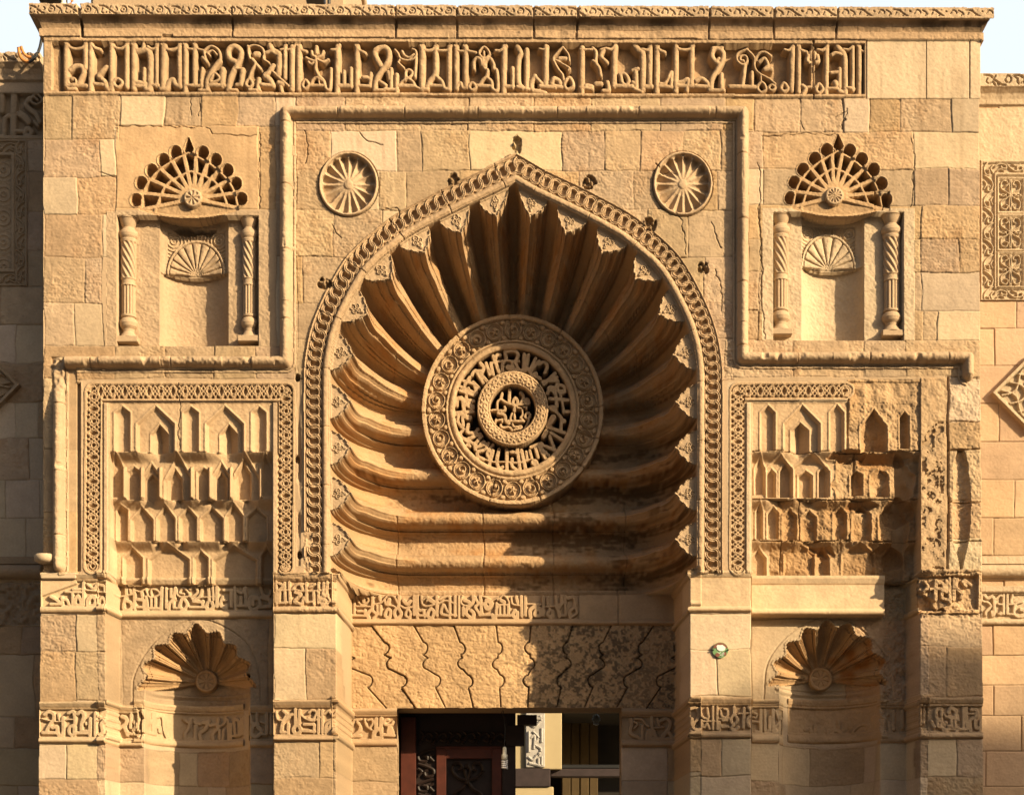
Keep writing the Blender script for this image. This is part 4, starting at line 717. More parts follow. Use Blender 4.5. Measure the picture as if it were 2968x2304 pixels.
band(1992, 2180, (1654, 1673), (1677, 1756), (1757, 1774), 0, None, B_("blank restored band on the pier right of the shell"), tint=NEW)
sl_, U, V = pw(2178, 1668, 2563, 1784, PD+28); g = inr(U, V, 2178, 1668, 2563, 1784); H[sl_][g] = (PD+28+.3*ROUGH[sl_])[g]
band(2178, 2563, (1669, 1693), (1696, 1762), (1764, 1783), PD+28, None, B_("blank new slab under the eroded panel"), tint=NEW*1.08)
g = (VV > 1664) & (VV < 2020) & (XX > 2586) & (XX < 2668); H[g] += (5*N50+4*N20+2*ROUGH)[g]-6
R1 = "50~ 140,192 190,155 258,182 268,260 212,340 172,420 190,450;54~ 250,372 310,372 320,440 350,490 398,470 400,242;46 110,450 290,452;22~ 100,252 230,282 340,292 440,266 530,262;36 330,192 340,260;46~ 470,172 540,152 560,220 560,330 490,372 482,450 520,482;54~ 560,372 560,470;50~ 600,182 655,152 690,210 660,320 662,420 750,432;46 590,452 770,452;50 780,252 775,480;46 850,172 850,480;22~ 870,282 970,232;36 890,212 930,240;50~ 960,282 930,330 950,430 912,470;36 720,312 720,330;54~ 1230,222 1298,260 1280,330 1190,390;42 1190,362 1280,372;42 1360,192 1350,380;54~ 1280,402 1310,480;42 1340,462 1400,472;42 1470,182 1465,500;46~ 1400,302 1430,350 1390,420;36 1420,472 1470,482;42 1560,212 1560,340;42~ 1640,222 1690,330 1670,380;42 1580,332 1560,480;46 1660,352 1650,480;42 1740,212 1740,480;36~ 1760,252 1830,242 1850,420 1880,520;36~ 1760,402 1790,382 1800,460;36 1600,492 1740,497"
R2 = "42~ 0,252 60,290 100,262;46~ 90,282 60,390 22,440 22,530;46 160,342 150,520;42 30,532 160,532;42~ 150,292 220,312;50~ 260,292 320,300 300,380 222,440 230,530;42 340,262 330,330;42~ 370,332 440,322;46 480,252 470,370;46~ 460,392 402,460 410,540;42 500,402 500,520;36~ 500,352 580,300 600,242;42 560,402 550,540;36 630,262 630,540;46 670,322 670,540;46~ 740,480 722,280 770,272 798,330 800,480;42 840,262 830,380 820,490;36 700,492 820,492;36 870,242 860,480;42~ 940,182 970,290;42 1040,192 1040,300;28 920,322 1060,312;54~ 1050,332 982,360 972,480 1050,500 1108,430 1060,372;36~ 1100,292 1150,312;46 1180,182 1180,460;36 1240,192 1240,460;32 920,342 920,460;36 1130,472 1180,472;28~ 1310,165 1330,260 1400,270 1440,215;42~ 1410,145 1480,202 1540,192;50~ 1490,222 1410,300 1382,430;46 1480,332 1480,460;42 1380,442 1440,442;46 1580,125 1580,330;54~ 1610,322 1552,400 1590,470 1655,420 1620,332;46 1640,135 1630,310;28~ 1660,202 1740,262 1840,280 1930,232;36~ 1770,165 1820,132 1878,165 1830,260 1762,252;42 1700,332 1840,332;46 1690,422 1850,432;42 1850,342 1840,440;46 1910,135 1905,450;42 1960,135 1960,450;36~ 1990,182 2050,145 2110,210 2150,165;46~ 2110,282 2022,330 2010,450;54~ 2090,332 2050,440 2128,430 2120,342"
R3 = "80 590,592 470,820;70~ 640,572 800,562;80~ 680,642 770,770;110~ 770,832 730,930 560,1060;100 420,1062 760,1062;70~ 900,562 960,760 1100,870;70~ 1000,582 1130,572 1140,700 1042,830;120 1250,562 1240,820;120 1400,542 1390,820 1190,930 1162,1100;110~ 1390,902 1400,1100 1202,1130;80~ 1600,562 1502,600 1512,720 1700,722 1760,640;120~ 1650,802 1622,960 1735,960 1660,802;100 1480,1022 1780,1042"
R4 = "46~ 190,262 200,330 182,450 290,512 340,540;42 350,352 350,540;28~ 230,292 280,330 240,390;32~ 240,252 340,262 400,330 440,360;46 480,242 490,400;50~ 490,412 432,440 412,540;54~ 500,432 462,520 538,530 510,432;28~ 520,382 640,372;32~ 560,252 590,340;46~ 610,282 680,252 740,300 730,380 692,440;50~ 690,442 642,500;50~ 720,442 770,510;36 560,532 830,532;46~ 1030,105 1110,92 1150,180 1120,270 1052,330 1050,252;46~ 1110,282 1062,360 1120,410 1178,380 1180,282;32~ 1160,92 1180,210 1270,262;36~ 1260,105 1280,230;36 1340,82 1340,400;26 1200,287 1370,287;36~ 1220,372 1260,322 1290,390;36 1400,92 1400,400;32~ 1450,142 1460,210 1530,230 1548,140 1500,112;28~ 1430,252 1580,242;42 1480,272 1540,272;42 1470,362 1550,362;46 1430,302 1430,400;42~ 1640,192 1592,270 1640,330 1688,270 1640,192;42~ 1640,332 1602,390 1650,410 1700,372;42 1640,82 1640,180;46 1780,105 1770,370;28~ 1700,182 1860,172;42~ 1880,202 1832,250 1840,340 1900,370;42~ 1840,92 1880,150"
R5 = "28~ 130,182 170,192 150,240 120,232;46 220,132 215,430;54 150,442 210,450;28 110,292 220,302;42 275,132 280,420;42 345,232 340,410;36 290,422 350,422;46 390,132 395,430;28~ 430,152 460,250;42~ 480,302 422,380 440,430;42 530,182 520,480;42~ 560,202 600,250 580,470;42~ 870,392 930,382 970,470;46 1010,332 1010,480;42~ 1190,432 1202,400;46~ 1230,462 1280,402 1350,420 1390,490;42 1330,282 1340,380;42~ 1510,432 1590,352 1680,352 1710,450;36 1750,262 1750,480;42~ 1800,202 1830,300 1800,480;36 1850,302 1840,440;28~ 1900,182 1940,230 2020,192;42 1970,242 1960,400;42~ 1960,402 1890,450;42 2090,152 2090,400;42 2030,312 2040,430;36 1980,442 2060,442"
R6 = "36 570,145 570,380;42 640,152 650,400;32 700,132 700,400;32 750,142 740,380;46~ 1110,115 1042,130 1042,230 1110,300 1090,370;42 1110,132 1110,360;42~ 970,292 1010,370;42~ 1050,272 1060,360;54~ 1170,312 1132,390 1190,420 1218,360;50~ 1210,165 1240,105 1310,142 1300,230 1212,230;42 1250,242 1260,380;46 1310,232 1310,380;36 1140,402 1300,402;28~ 1150,182 1180,240;28~ 1340,202 1350,290;42 1420,105 1420,400;42~ 1350,382 1330,420;42 1360,402 1440,402;46 1460,105 1470,400;46~ 1530,125 1600,132 1608,210 1512,280 1520,420;50~ 1590,282 1600,380 1660,372;28 1490,182 1610,182;36 1660,282 1650,420"
band(113, 307, (2032, 2049), (2054, 2133), (2138, 2153), 0, R1, B_("lower lettered band on the outer left pier"), org=(100, 2030), tint=NEW*.93)
NB = newlab("inscription_band", PORTAL, "lower lettered band curving through the left niche")
for (u0_, u1_, hh_) in ((306, 414, PD), (414, 712, PD-135), (712, 793, PD)): band(u0_, u1_, (2043, 2060), (2066, 2141), (2146, 2165), hh_, R1+';'+shift(R2, 2087), NB, org=(100, 2030), tint=NEW*.93)
band(792, 985, (2028, 2045), (2049, 2128), (2134, 2148), 0, R2, B_("lower lettered band on the pier left of the door"), org=(530, 2030))
band(992, 1152, (2056, 2070), (2074, 2140), (2143, 2162), RD, R3, B_("short chipped lettered band at the left door jamb"), org=(970, 2030), k=10.4)
band(1800, 2000, (2058, 2072), (2076, 2142), (2146, 2164), RD, R4, B_("short shaded lettered band at the right door jamb"), org=(1790, 2030))
band(1992, 2181, (2020, 2038), (2043, 2118), (2122, 2139), 0, R4, B_("rough lower lettered band on the pier right of the door"), org=(1790, 2030), dep=9, worn=.15)
band(2179, 2282, (2026, 2043), (2050, 2122), (2128, 2152), PD-12, R5, B_("lower lettered band left of the rust stained niche"), org=(2160, 2030), tint=NEW)
NB2 = newlab("inscription_band", PORTAL, "worn brown lettered band in the right niche")
for (u0_, u1_, hh_) in ((2282, 2548, PD-140), (2548, 2666, PD-12)): band(u0_, u1_, (2026, 2043), (2050, 2122), (2128, 2152), hh_, R5+';'+shift(R6, 1650), NB2, org=(2160, 2030), worn=.45)
band(2666, 2852, (2022, 2038), (2046, 2120), (2124, 2140), 0, R6, B_("lower lettered band on the outer right pier"), org=(2500, 2030), worn=.10)
E4 = "70 490,280 480,640;60~ 520,320 620,330 640,480;60~ 540,430 610,460 610,600 720,650;60 690,280 690,500;60 750,240 760,700;70 840,250 830,640;60~ 900,260 880,420 990,520 980,610;60~ 1000,300 1070,380;60~ 1040,270 1160,360;50~ 270,300 340,380 260,480;50 330,440 460,430"
band(2664, 2838, (1650, 1668), (1670, 1765), (1775, 1778), 0, E4, B_("badly eroded lettering on the outer right pier"), org=(2640, 1640), k=6.66, dep=11, worn=.12)
g = (VV > 1655) & (VV < 1790) & (XX > 2655) & (XX < 2845); H[g] += (2*N30+1.2*N20+.8*ROUGH-1.5*PIT)[g]
g = (VV > 1700) & (VV < 1790) & (XX > 2666) & (XX < 2666+60*sm(VV, 1700, 1770)*(1+.4*N20)) & (VV < 1775); H[g] -= 22

# ---------------------------------------------------------------- lintel of joggled voussoirs
V_ID = newlab("lintel", PORTAL, "lintel of joggled stones over the doorway")
sl_, U, V = pw(990, 1812, 2004, 2056, RD); m = inr(U, V, 990, 1812, 2004, 2052) & (H[sl_] < RD+40)
JL = [(-110, 255, 1), (165, 445, 1), (430, 632, 1), (690, 812, 1), (952, 982, 1), (1180, 1156, -1), (1440, 1342, -1), (1690, 1518, -1), (1955, 1722, -1), (2200, 1915, -1)]
def joint(t_, b_, s0):
    f = lambda y: t_+(b_-t_)*(y-620)/520.0
    pts = [(f(620), 620)]
    for n, yc in enumerate((765, 862, 972)):
        sg = s0*(1 if n % 2 == 0 else -1); r = 40 if n != 1 else 37
        for q in np.linspace(-1.35, 1.35, 9): pts.append((f(yc)+sg*(r*math.cos(q)-4), yc+r*math.sin(q)))
    pts.append((f(1142), 1142)); pts = [(x+3*math.sin(y/17.+t_), y) for x, y in pts]; return np.array([(1000+x/2.184, 1528+y/2.184) for x, y in pts])
h = np.zeros(U.shape, np.float32); dj = np.full(U.shape, 99.0); bid = np.zeros(U.shape, int)
for t in JL:
    p = joint(*t)
    d, _, _, _ = path_st(U, V, [tuple(q) for q in p], reach=14); dj = np.minimum(dj, d)
    bid += (U > np.interp(V[:, 0], p[:, 1], p[:, 0])[:, None]).astype(int)
rnd = 2.2*np.array([.0, -1.2, 1.2, -.4, .8, 0, 1.4, -1.0, .6, -.8, .5, 0]); tn = np.array([1.0, .95, 1.05, .97, 1.03, 1.06, .92, .98, .95, 1.0, .94, 1])
H[sl_] = np.where(m, RD+rnd[bid]+1.3*ROUGH[sl_]+.8*N6s[sl_]-2.5*PIT[sl_]-11*np.exp(-(dj/1.7)**2), H[sl_]); LAB[sl_][m] = V_ID
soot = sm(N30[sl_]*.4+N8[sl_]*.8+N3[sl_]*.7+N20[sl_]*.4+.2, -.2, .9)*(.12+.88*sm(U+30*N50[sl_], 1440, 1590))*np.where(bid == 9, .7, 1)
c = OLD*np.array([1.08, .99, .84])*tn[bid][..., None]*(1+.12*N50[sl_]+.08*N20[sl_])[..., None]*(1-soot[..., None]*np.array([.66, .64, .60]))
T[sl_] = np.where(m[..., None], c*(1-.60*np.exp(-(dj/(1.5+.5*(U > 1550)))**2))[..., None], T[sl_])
for g in ((VV > 1840) & (XX > 985) & (XX < 998),): T[g] *= 1.0
ashlar([(2165, 2262, [992, 1152]), (2262, 2420, [992, 1152])], RD, age=.8); ashlar([(2165, 2262, [1800, 1935, 2000]), (2262, 2420, [1800, 1935, 2000])], RD, age=.3)
sl_, U, V = pw(1140, 2040, 1810, 2500, RD); dm = (U > 1151+3*N20[sl_]+.02*(V-2052)) & (U < 1800-1.5*N20[sl_]) & (V > 2051+1.5*N20[sl_]); LAB[sl_][dm] = HOLE
sl_, U, V = pw(1150, 2026, 1810, 2056, RD)

# ---------------------------------------------------------------- side wings
def wset(u0, v0, u1, v1, prof_h, lab, tint=None, sidecond=None):
    sl_, U, V = pw(u0, v0, u1, v1, WD); m = inr(U, V, u0, v0, u1, v1) & ((LAB[sl_] == LW_WALL) | (LAB[sl_] == RW_WALL))
    hh = prof_h(U, V) if callable(prof_h) else np.full(U.shape, float(prof_h))
    H[sl_] = np.where(m, WD+hh+.6*ROUGH[sl_], H[sl_])
    if lab is not None: LAB[sl_][m] = lab
    T[sl_] = np.where(m[..., None], (OLD if tint is None else tint)*(1+.08*N50[sl_]+.06*N20[sl_])[..., None], T[sl_])
    return sl_, U, V, m
LC = newlab("cornice", LEFTW); LF = newlab("frieze", LEFTW); LWN = newlab("window_frame", LEFTW); LM = newlab("roll_moulding", LEFTW); LD = newlab("diamond_boss", LEFTW); LB_ = newlab("worn_band", LEFTW)
RC = newlab("cornice", RIGHTW); RF = newlab("frieze", RIGHTW); RWN = newlab("window_frame", RIGHTW); RM = newlab("roll_moulding", RIGHTW); RDM = newlab("diamond_boss", RIGHTW); RB = newlab("inscription_band", RIGHTW)
cprof = lambda a: (lambda U, V: np.interp(V, [a-60, a, a+38, a+42, a+52, a+66, a+80, a+84], [26, 34, 34, 28, 16, 10, 8, 0]))
sL = wset(-90, 100, 124, 240, cprof(155), LC, OLD*np.array([.95, .97, 1.0])); sR = wset(2828, 214, 3060, 312, cprof(226), RC, NEW*.9)
for (q, o0, v0) in ((sL, -100, 157), (sR, 2842, 230)):
    sl_, U, V, m = q; st = []
    for n in range(0, 4):
        for t in ("4.5~ 2,2 18,4 34,17 52,29 64,31", "4~ 64,12 70,4 80,9 78,21 68,23 62,14", "3~ 12,12 8,20 16,27 24,23", "5 34,32 28,20", "5 44,31 42,23", "3.5~ 86,4 98,13 102,28", "4 22,4 30,11 36,4"):
            st += [(a, b+np.array([o0+n*88.0, v0])) for a, b in parse(t, 0, 0, 1)]
    M = draw(sl_, U, V, st, 1.8)*m*(V > v0)*(V < v0+33); H[sl_] -= 7*M
sl_, U, V, m = wset(-90, 266, 124, 404, lambda U, V: np.where((V > 272) & (V < 394), -20, 3), LF, OLD*np.array([.92, .94, .96]))
M = draw(sl_, U, V, parse("80 160,1090 150,1560;60~ 100,1350 50,1400 40,1580 0,1600;30~ 440,1170 390,1130 360,1180 430,1220 490,1170 430,1100 340,1150;60~ 340,1150 300,1220 350,1280 420,1330 460,1420;80~ 230,1330 290,1370 330,1420;50 150,1530 270,1535;60~ 320,1500 290,1560 330,1590 370,1540 320,1500;40~ 400,1420 440,1470;60 20,1080 20,1300", 0, 0, 4.037), 2, True)*m
H[sl_] += M*21*((V > 272) & (V < 394))
wset(2828, 314, 3060, 467, 3, RF, NEW*.98); sl_, U, V, m = wset(2893, 314, 2897, 467, -2, RF, NEW*.8)
def scroll(sl_, U, V, m, u0, v0, u1, v1, vert, wd):
    st = []
    if vert:
        uc = (u0+u1)/2; a = (u1-u0)/2-5; n = int((v1-v0)/46)
        for i in range(n+1):
            v = v0+i*46; s = 1 if i % 2 else -1
            st += [(4.5, smooth_pts([(uc-s*a, v-10), (uc+s*a*.2, v), (uc+s*a, v+14), (uc+s*a*.7, v+32), (uc-s*a*.2, v+34), (uc-s*a*.1, v+20), (uc+s*a*.35, v+20)])), (3.5, smooth_pts([(uc-s*a, v+6), (uc-s*a*.5, v+16), (uc-s*a, v+28)]))]
    else:
        vc = (v0+v1)/2; a = (v1-v0)/2-5; n = int((u1-u0)/46)
        for i in range(n+1):
            u = u0+i*46; s = 1 if i % 2 else -1
            st += [(4.5, smooth_pts([(u-10, vc-s*a), (u, vc+s*a*.2), (u+14, vc+s*a), (u+32, vc+s*a*.7), (u+34, vc-s*a*.2), (u+20, vc-s*a*.1), (u+20, vc+s*a*.35)])), (3.5, smooth_pts([(u+6, vc-s*a), (u+16, vc-s*a*.5), (u+28, vc-s*a)]))]
    z = inr(U, V, u0, v0, u1, v1) & m
    M = draw(sl_, U, V, st, 2.0); H[sl_] += np.where(z, -7*(1-M), 0)
sl_, U, V, m = wset(-90, 407, 78, 829, lambda U, V: np.where((U < 34) & (V > 453) & (V < 780), -10, 5), LWN, OLD*np.array([.92, .94, .96]))
scroll(sl_, U, V, m, 43, 412, 74, 826, True, 0); scroll(sl_, U, V, m, -80, 412, 43, 443, False, 0); scroll(sl_, U, V, m, -80, 790, 43, 824, False, 0)
for v in range(470, 770, 70): 
    rr = np.hypot(U-8, V-v-20); H[sl_] += np.where(m & (U < 32) & (V > 460) & (V < 775), 5*np.clip(1-np.abs((rr % 14)-7)/3, 0, 1)*(rr < 34), 0)
sl_, U, V, m = wset(2842, 467, 3060, 872, lambda U, V: np.where((U > 2886) & (V > 508) & (V < 832), -4, 5), RWN, NEW*.90)
scroll(sl_, U, V, m, 2847, 474, 2882, 868, True, 0); scroll(sl_, U, V, m, 2882, 472, 3050, 502, False, 0); scroll(sl_, U, V, m, 2882, 838, 3050, 868, False, 0)
st = []
for v0 in (517, 625, 733):
    for s in (-1, 1):
        c = 2929
        for (a, b) in ((0, 1), (1, -1)):
            f = lambda x, y: (c+s*x, v0+(y if b == 1 else 98-y))
            st += [(4, smooth_pts([f(2, 48), f(12, 40), f(27, 30), f(26, 12), f(13, 8), f(7, 18), f(15, 22)])), (4, smooth_pts([f(2, 6), f(3, 24), f(2, 48)])), (3.5, smooth_pts([f(30, 48), f(20, 46), f(12, 52)]))]
M = draw(sl_, U, V, st, 1.8)
for v0 in (517, 625, 733):
    z = m & inr(U, V, 2895, v0, 2966, v0+98); H[sl_] += np.where(z, 6-9*(1-M), 0)
    fr2 = m & inr(U, V, 2891, v0-4, 2970, v0+102) & ~inr(U, V, 2897, v0+3, 2962, v0+95); H[sl_] += np.where(fr2, 5, 0)
for (uc, vc, s_, lab, tn_) in ((-58, 1120, 120, LD, OLD*np.array([.9, .9, .9])), (2985, 1143, 114, RDM, NEW*.88)):
    sl_, U, V = pw(uc-s_, vc-s_, uc+s_, vc+s_, WD); r = np.abs(U-uc)+np.abs(V-vc); m = (r < s_) & ((LAB[sl_] == LW_WALL) | (LAB[sl_] == RW_WALL))
    a, b = (U-uc+V-vc), (U-uc-V+vc); M = np.maximum(np.clip((6-np.abs(((a+18*np.sin(b/26)) % 48)-24))/2.5, 0, 1), np.clip((6-np.abs(((b+18*np.sin(a/26)) % 48)-24))/2.5, 0, 1))
    hh = np.where(r > s_-14, 24-(s_-r)*.2, np.where(r > s_-20, 8, 8+11*M))
    H[sl_] = np.where(m, WD+hh+.6*ROUGH[sl_], H[sl_]); LAB[sl_][m] = lab; T[sl_] = np.where(m[..., None], tn_*np.ones(3), T[sl_])
wset(-90, 1614, 124, 1636, 8, LM, OLD*.85); wset(-90, 1638, 124, 1678, lambda U, V: 4+26*np.sqrt(np.clip(1-((V-1658)/20)**2, 0, 1)), LM, OLD*.85)
sl_, U, V, m = wset(-90, 1690, 124, 1812, 2, LB_, OLD*.72); H[sl_] += np.where(m, 6*N20[sl_]+4*N8[sl_]+4*N30[sl_], 0)
wset(2828, 1612, 3060, 1636, lambda U, V: 3+(V-1612)*.25, RM, NEW*.88); wset(2828, 1638, 3060, 1676, lambda U, V: 6+24*np.sqrt(np.clip(1-((V-1657)/19)**2, 0, 1)), RM, NEW*.88); wset(2828, 1676, 3060, 1682, 6, RM, NEW*.88)
sl_, U, V, m = wset(2828, 1699, 3060, 1812, lambda U, V: np.where(V < 1716, 12, np.where(V > 1796, 12*np.sqrt(np.clip(1-((V-1803)/9)**2, 0, 1)), 3)), RB, NEW*.88)
RWT = "60~ 1270,580 1340,570;60~ 1280,650 1340,700 1370,560;60 1330,680 1350,930;70~ 1420,560 1480,620 1570,590 1610,680 1600,940;50~ 1390,680 1500,710 1550,780;60~ 1530,800 1450,880 1440,940;60 1560,880 1570,960;60 1790,560 1790,920;45 1690,740 1790,740;60 1730,900 1730,930;45 1690,920 1790,920;50~ 1640,640 1720,570 1770,580;60 1860,560 1860,920;45 1890,740 1960,740;50~ 1960,560 1930,700 2000,740;55~ 2150,690 2020,730 1990,900 2060,980 2180,970;70 2120,840 2170,860;50 1900,930 1980,930"
M = draw(sl_, U, V, parse(RWT, 2640, 1640, 6.66), 2); H[sl_] += np.where(m & (V > 1720) & (V < 1793), -9*(1-M), 0)

# long cracks through the old masonry
for t in ("345,366 520,369 604,372 612,388 740,392", "750,385 752,470 751,605", "548,286 552,330", "579,290 576,340", "1040,385 1060,410 1110,420", "2193,470 2206,500 2200,600 2206,700 2212,985", "2205,392 2240,390 2420,388", "2640,400 2648,480 2642,600", "2423,340 2455,318 2440,370", "2320,350 2330,378", "1120,610 1150,606 1160,640", "1948,612 1975,640 1990,740", "2075,780 2092,850 2085,900", "517,1113 519,1160 516,1300", "290,500 340,516", "2060,640 2090,720", "960,650 985,690", "880,380 890,430 885,470", "1905,480 1925,500 1960,496"):
    p = np.array([tuple(float(c) for c in q.split(',')) for q in t.split()]); sl_, U, V = pw(p[:, 0].min(), p[:, 1].min(), p[:, 0].max(), p[:, 1].max(), 0, 10)
    d, _, _, _ = path_st(U+5*N30[sl_]+3*N8[sl_], V+5*N20[sl_]+2*N8[sl_], [tuple(q) for q in p]); m = np.clip(1-d/(1.6+1.2*np.clip(N50[sl_], 0, 1)), 0, 1)*(H[sl_] > -20)
    H[sl_] -= 6*m; T[sl_] *= (1-.5*m)[..., None]
# ---------------------------------------------------------------- materials
def mat(name, col, rough=.85, noise=0.0, scale=8.0, attr=False, bump=0.0, metal=0.0, emit=None, spec=.3):
    m = bpy.data.materials.new(name); m.use_nodes = True; t = m.node_tree; b = t.nodes["Principled BSDF"]
    b.inputs["Roughness"].default_value = rough; b.inputs["Metallic"].default_value = metal; b.inputs["Specular IOR Level"].default_value = spec
    b.inputs["Base Color"].default_value = (*col, 1)
    src = None
    if attr:
        a = t.nodes.new("ShaderNodeAttribute"); a.attribute_name = "tint"; src = a.outputs["Color"]
    if noise or bump:
        tc = t.nodes.new("ShaderNodeTexCoord"); nz = t.nodes.new("ShaderNodeTexNoise"); nz.inputs["Scale"].default_value = scale; nz.inputs["Detail"].default_value = 8; nz.inputs["Roughness"].default_value = .65
        t.links.new(tc.outputs["Object"], nz.inputs["Vector"])
        mr = t.nodes.new("ShaderNodeMapRange"); mr.inputs["From Min"].default_value = .3; mr.inputs["From Max"].default_value = .7; mr.inputs["To Min"].default_value = 1-noise; mr.inputs["To Max"].default_value = 1+noise
        t.links.new(nz.outputs["Fac"], mr.inputs["Value"])
        mx_ = t.nodes.new("ShaderNodeMix"); mx_.data_type = 'RGBA'; mx_.blend_type = 'MULTIPLY'; mx_.inputs["Factor"].default_value = 1
        if src: t.links.new(src, mx_.inputs["A"])
        else: mx_.inputs["A"].default_value = (*col, 1)
        t.links.new(mr.outputs["Result"], mx_.inputs["B"]); src = mx_.outputs["Result"]
        if bump:
            bp = t.nodes.new("ShaderNodeBump"); bp.inputs["Strength"].default_value = bump; bp.inputs["Distance"].default_value = .004
            t.links.new(nz.outputs["Fac"], bp.inputs["Height"]); t.links.new(bp.outputs["Normal"], b.inputs["Normal"])
    if src: t.links.new(src, b.inputs["Base Color"])
    if emit: b.inputs["Emission Color"].default_value = (*emit, 1); b.inputs["Emission Strength"].default_value = 1
    return m
STONE = mat("carved_limestone", (.5, .4, .25), .92, .10, 55.0, True, .35, spec=.15)
WOOD = mat("dark_carved_wood", (.014, .007, .005), .55, .35, 14, bump=.3); WOODR = mat("red_brown_wood", (.06, .014, .007), .5, .3, 12)
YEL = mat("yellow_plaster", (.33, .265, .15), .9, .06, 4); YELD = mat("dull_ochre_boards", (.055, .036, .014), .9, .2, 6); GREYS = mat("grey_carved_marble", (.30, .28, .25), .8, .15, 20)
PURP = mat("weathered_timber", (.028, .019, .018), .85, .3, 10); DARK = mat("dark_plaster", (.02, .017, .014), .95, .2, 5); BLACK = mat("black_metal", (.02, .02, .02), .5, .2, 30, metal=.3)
WHITE = mat("white_glass_tube", (.80, .80, .78), .3, .03, 20, spec=.5); PLASW = mat("cream_plastic", (.62, .60, .48), .45, .05, 20); RUST = mat("orange_cable_sheath", (.42, .18, .05), .6, .25, 40); BLK = mat("black_rubber", (.025, .025, .025), .6, .2, 30)
GREEN = mat("green_enamel", (.13, .24, .10), .35, .25, 60, spec=.5); WENA = mat("white_enamel", (.62, .61, .54), .35, .1, 60, spec=.5); BENA = mat("brown_enamel", (.16, .06, .035), .4, .2, 60, spec=.5)
STREET = mat("stone_paving", (.30, .25, .19), .9, .2, 1.5); HOUSE = mat("buff_render", (.42, .34, .24), .9, .15, 1.2); GLASS = mat("dark_window_glass", (.03, .035, .04), .1, spec=.5)

# ---------------------------------------------------------------- relief grid -> one mesh per part
vs2 = np.append(vs, np.float32(GV)); H = np.vstack([H, H[-1:]]); LAB = np.vstack([LAB, LAB[-1:]]); T = np.concatenate([T, T[-1:]], 0)
STK = vnoise(17, 51, .55, 9)[:, :]; STK2 = vnoise(40, 52, .6, 6); sk_ = np.clip(.7*STK+.6*STK2+.25*N50-.15, 0, 1)*(H[:-1] > -60)*(VV > 118)*np.interp(VV, [118, 300, 420, 1000, 1050, 1250, 2400], [.5, 1, .55, .35, .9, .4, .35]); sk_ = np.vstack([sk_, sk_[-1:]]); T *= 1-sk_[..., None]*np.array([.26, .30, .34])
T *= (1+.08*np.vstack([N150+.5*N400, (N150+.5*N400)[-1:]]))[..., None]; np.clip(T, .02, .85, out=T)
Px = ((np.broadcast_to(xs[None, :], H.shape)-CX)*S).astype(np.float32); Pz = ((GV-np.broadcast_to(vs2[:, None], H.shape))*S).astype(np.float32); Py = (-H*S).astype(np.float32)
cellok = (LAB[:-1, :-1] >= 0) & (LAB[1:, :-1] >= 0) & (LAB[:-1, 1:] >= 0) & (LAB[1:, 1:] >= 0)
def grid_mesh(name, lid):
    ii, jj = np.nonzero((LAB[:-1, :-1] == lid) & cellok)
    if len(ii) == 0: return None
    a = ii*nx+jj; q = np.stack([a, a+nx, a+nx+1, a+1], 1)
    u, inv = np.unique(q, return_inverse=True); inv = inv.reshape(-1).astype(np.int32)
    co = np.stack([Px.ravel()[u], Py.ravel()[u], Pz.ravel()[u]], 1).astype(np.float32)
    me = bpy.data.meshes.new(name); me.vertices.add(len(u)); me.vertices.foreach_set("co", co.ravel())
    me.loops.add(len(inv)); me.loops.foreach_set("vertex_index", inv)
    n = len(ii); me.polygons.add(n); me.polygons.foreach_set("loop_start", np.arange(n, dtype=np.int32)*4)
    at = me.attributes.new("tint", 'FLOAT_COLOR', 'POINT'); c = np.ones((len(u), 4), np.float32); c[:, :3] = T.reshape(-1, 3)[u]; at.data.foreach_set("color", c.ravel())
    me.update(calc_edges=True); me.materials.append(STONE)
    o = bpy.data.objects.new(name, me); sc.collection.objects.link(o); return o
def root(name, label, cat, loc=(0, 0, 0), group=None):
    o = bpy.data.objects.new(name, None); sc.collection.objects.link(o); o.location = loc; o["label"] = label; o["category"] = cat
    if group: o["group"] = group
    return o
def adopt(o, p):
    o.parent = p; l = Vector(p.location) if p.parent is None else Vector(p.location)+Vector(p.parent.location)
    if p.type == 'EMPTY': o.matrix_parent_inverse.identity(); o.location = Vector(o.location)-l
    return o
ROOTS = {PORTAL: root("mosque_portal", "projecting carved limestone mosque portal with fluted shell, niches and inscriptions", "mosque portal"),
         LEFTW: root("side_wall", "recessed stone side wall in shade at the left of the portal", "wall"),
         RIGHTW: root("side_wall", "recessed sunlit stone side wall at the right of the portal", "wall")}
OBJ = {}
for lid, (nm, par, lb) in LABELS.items():
    o = grid_mesh(nm, lid)
    if o is None: continue
    OBJ[lid] = o; o.parent = ROOTS[par] if par in ROOTS else OBJ[par]
    if lb: o["label"] = lb
P_ROOT = ROOTS[PORTAL]

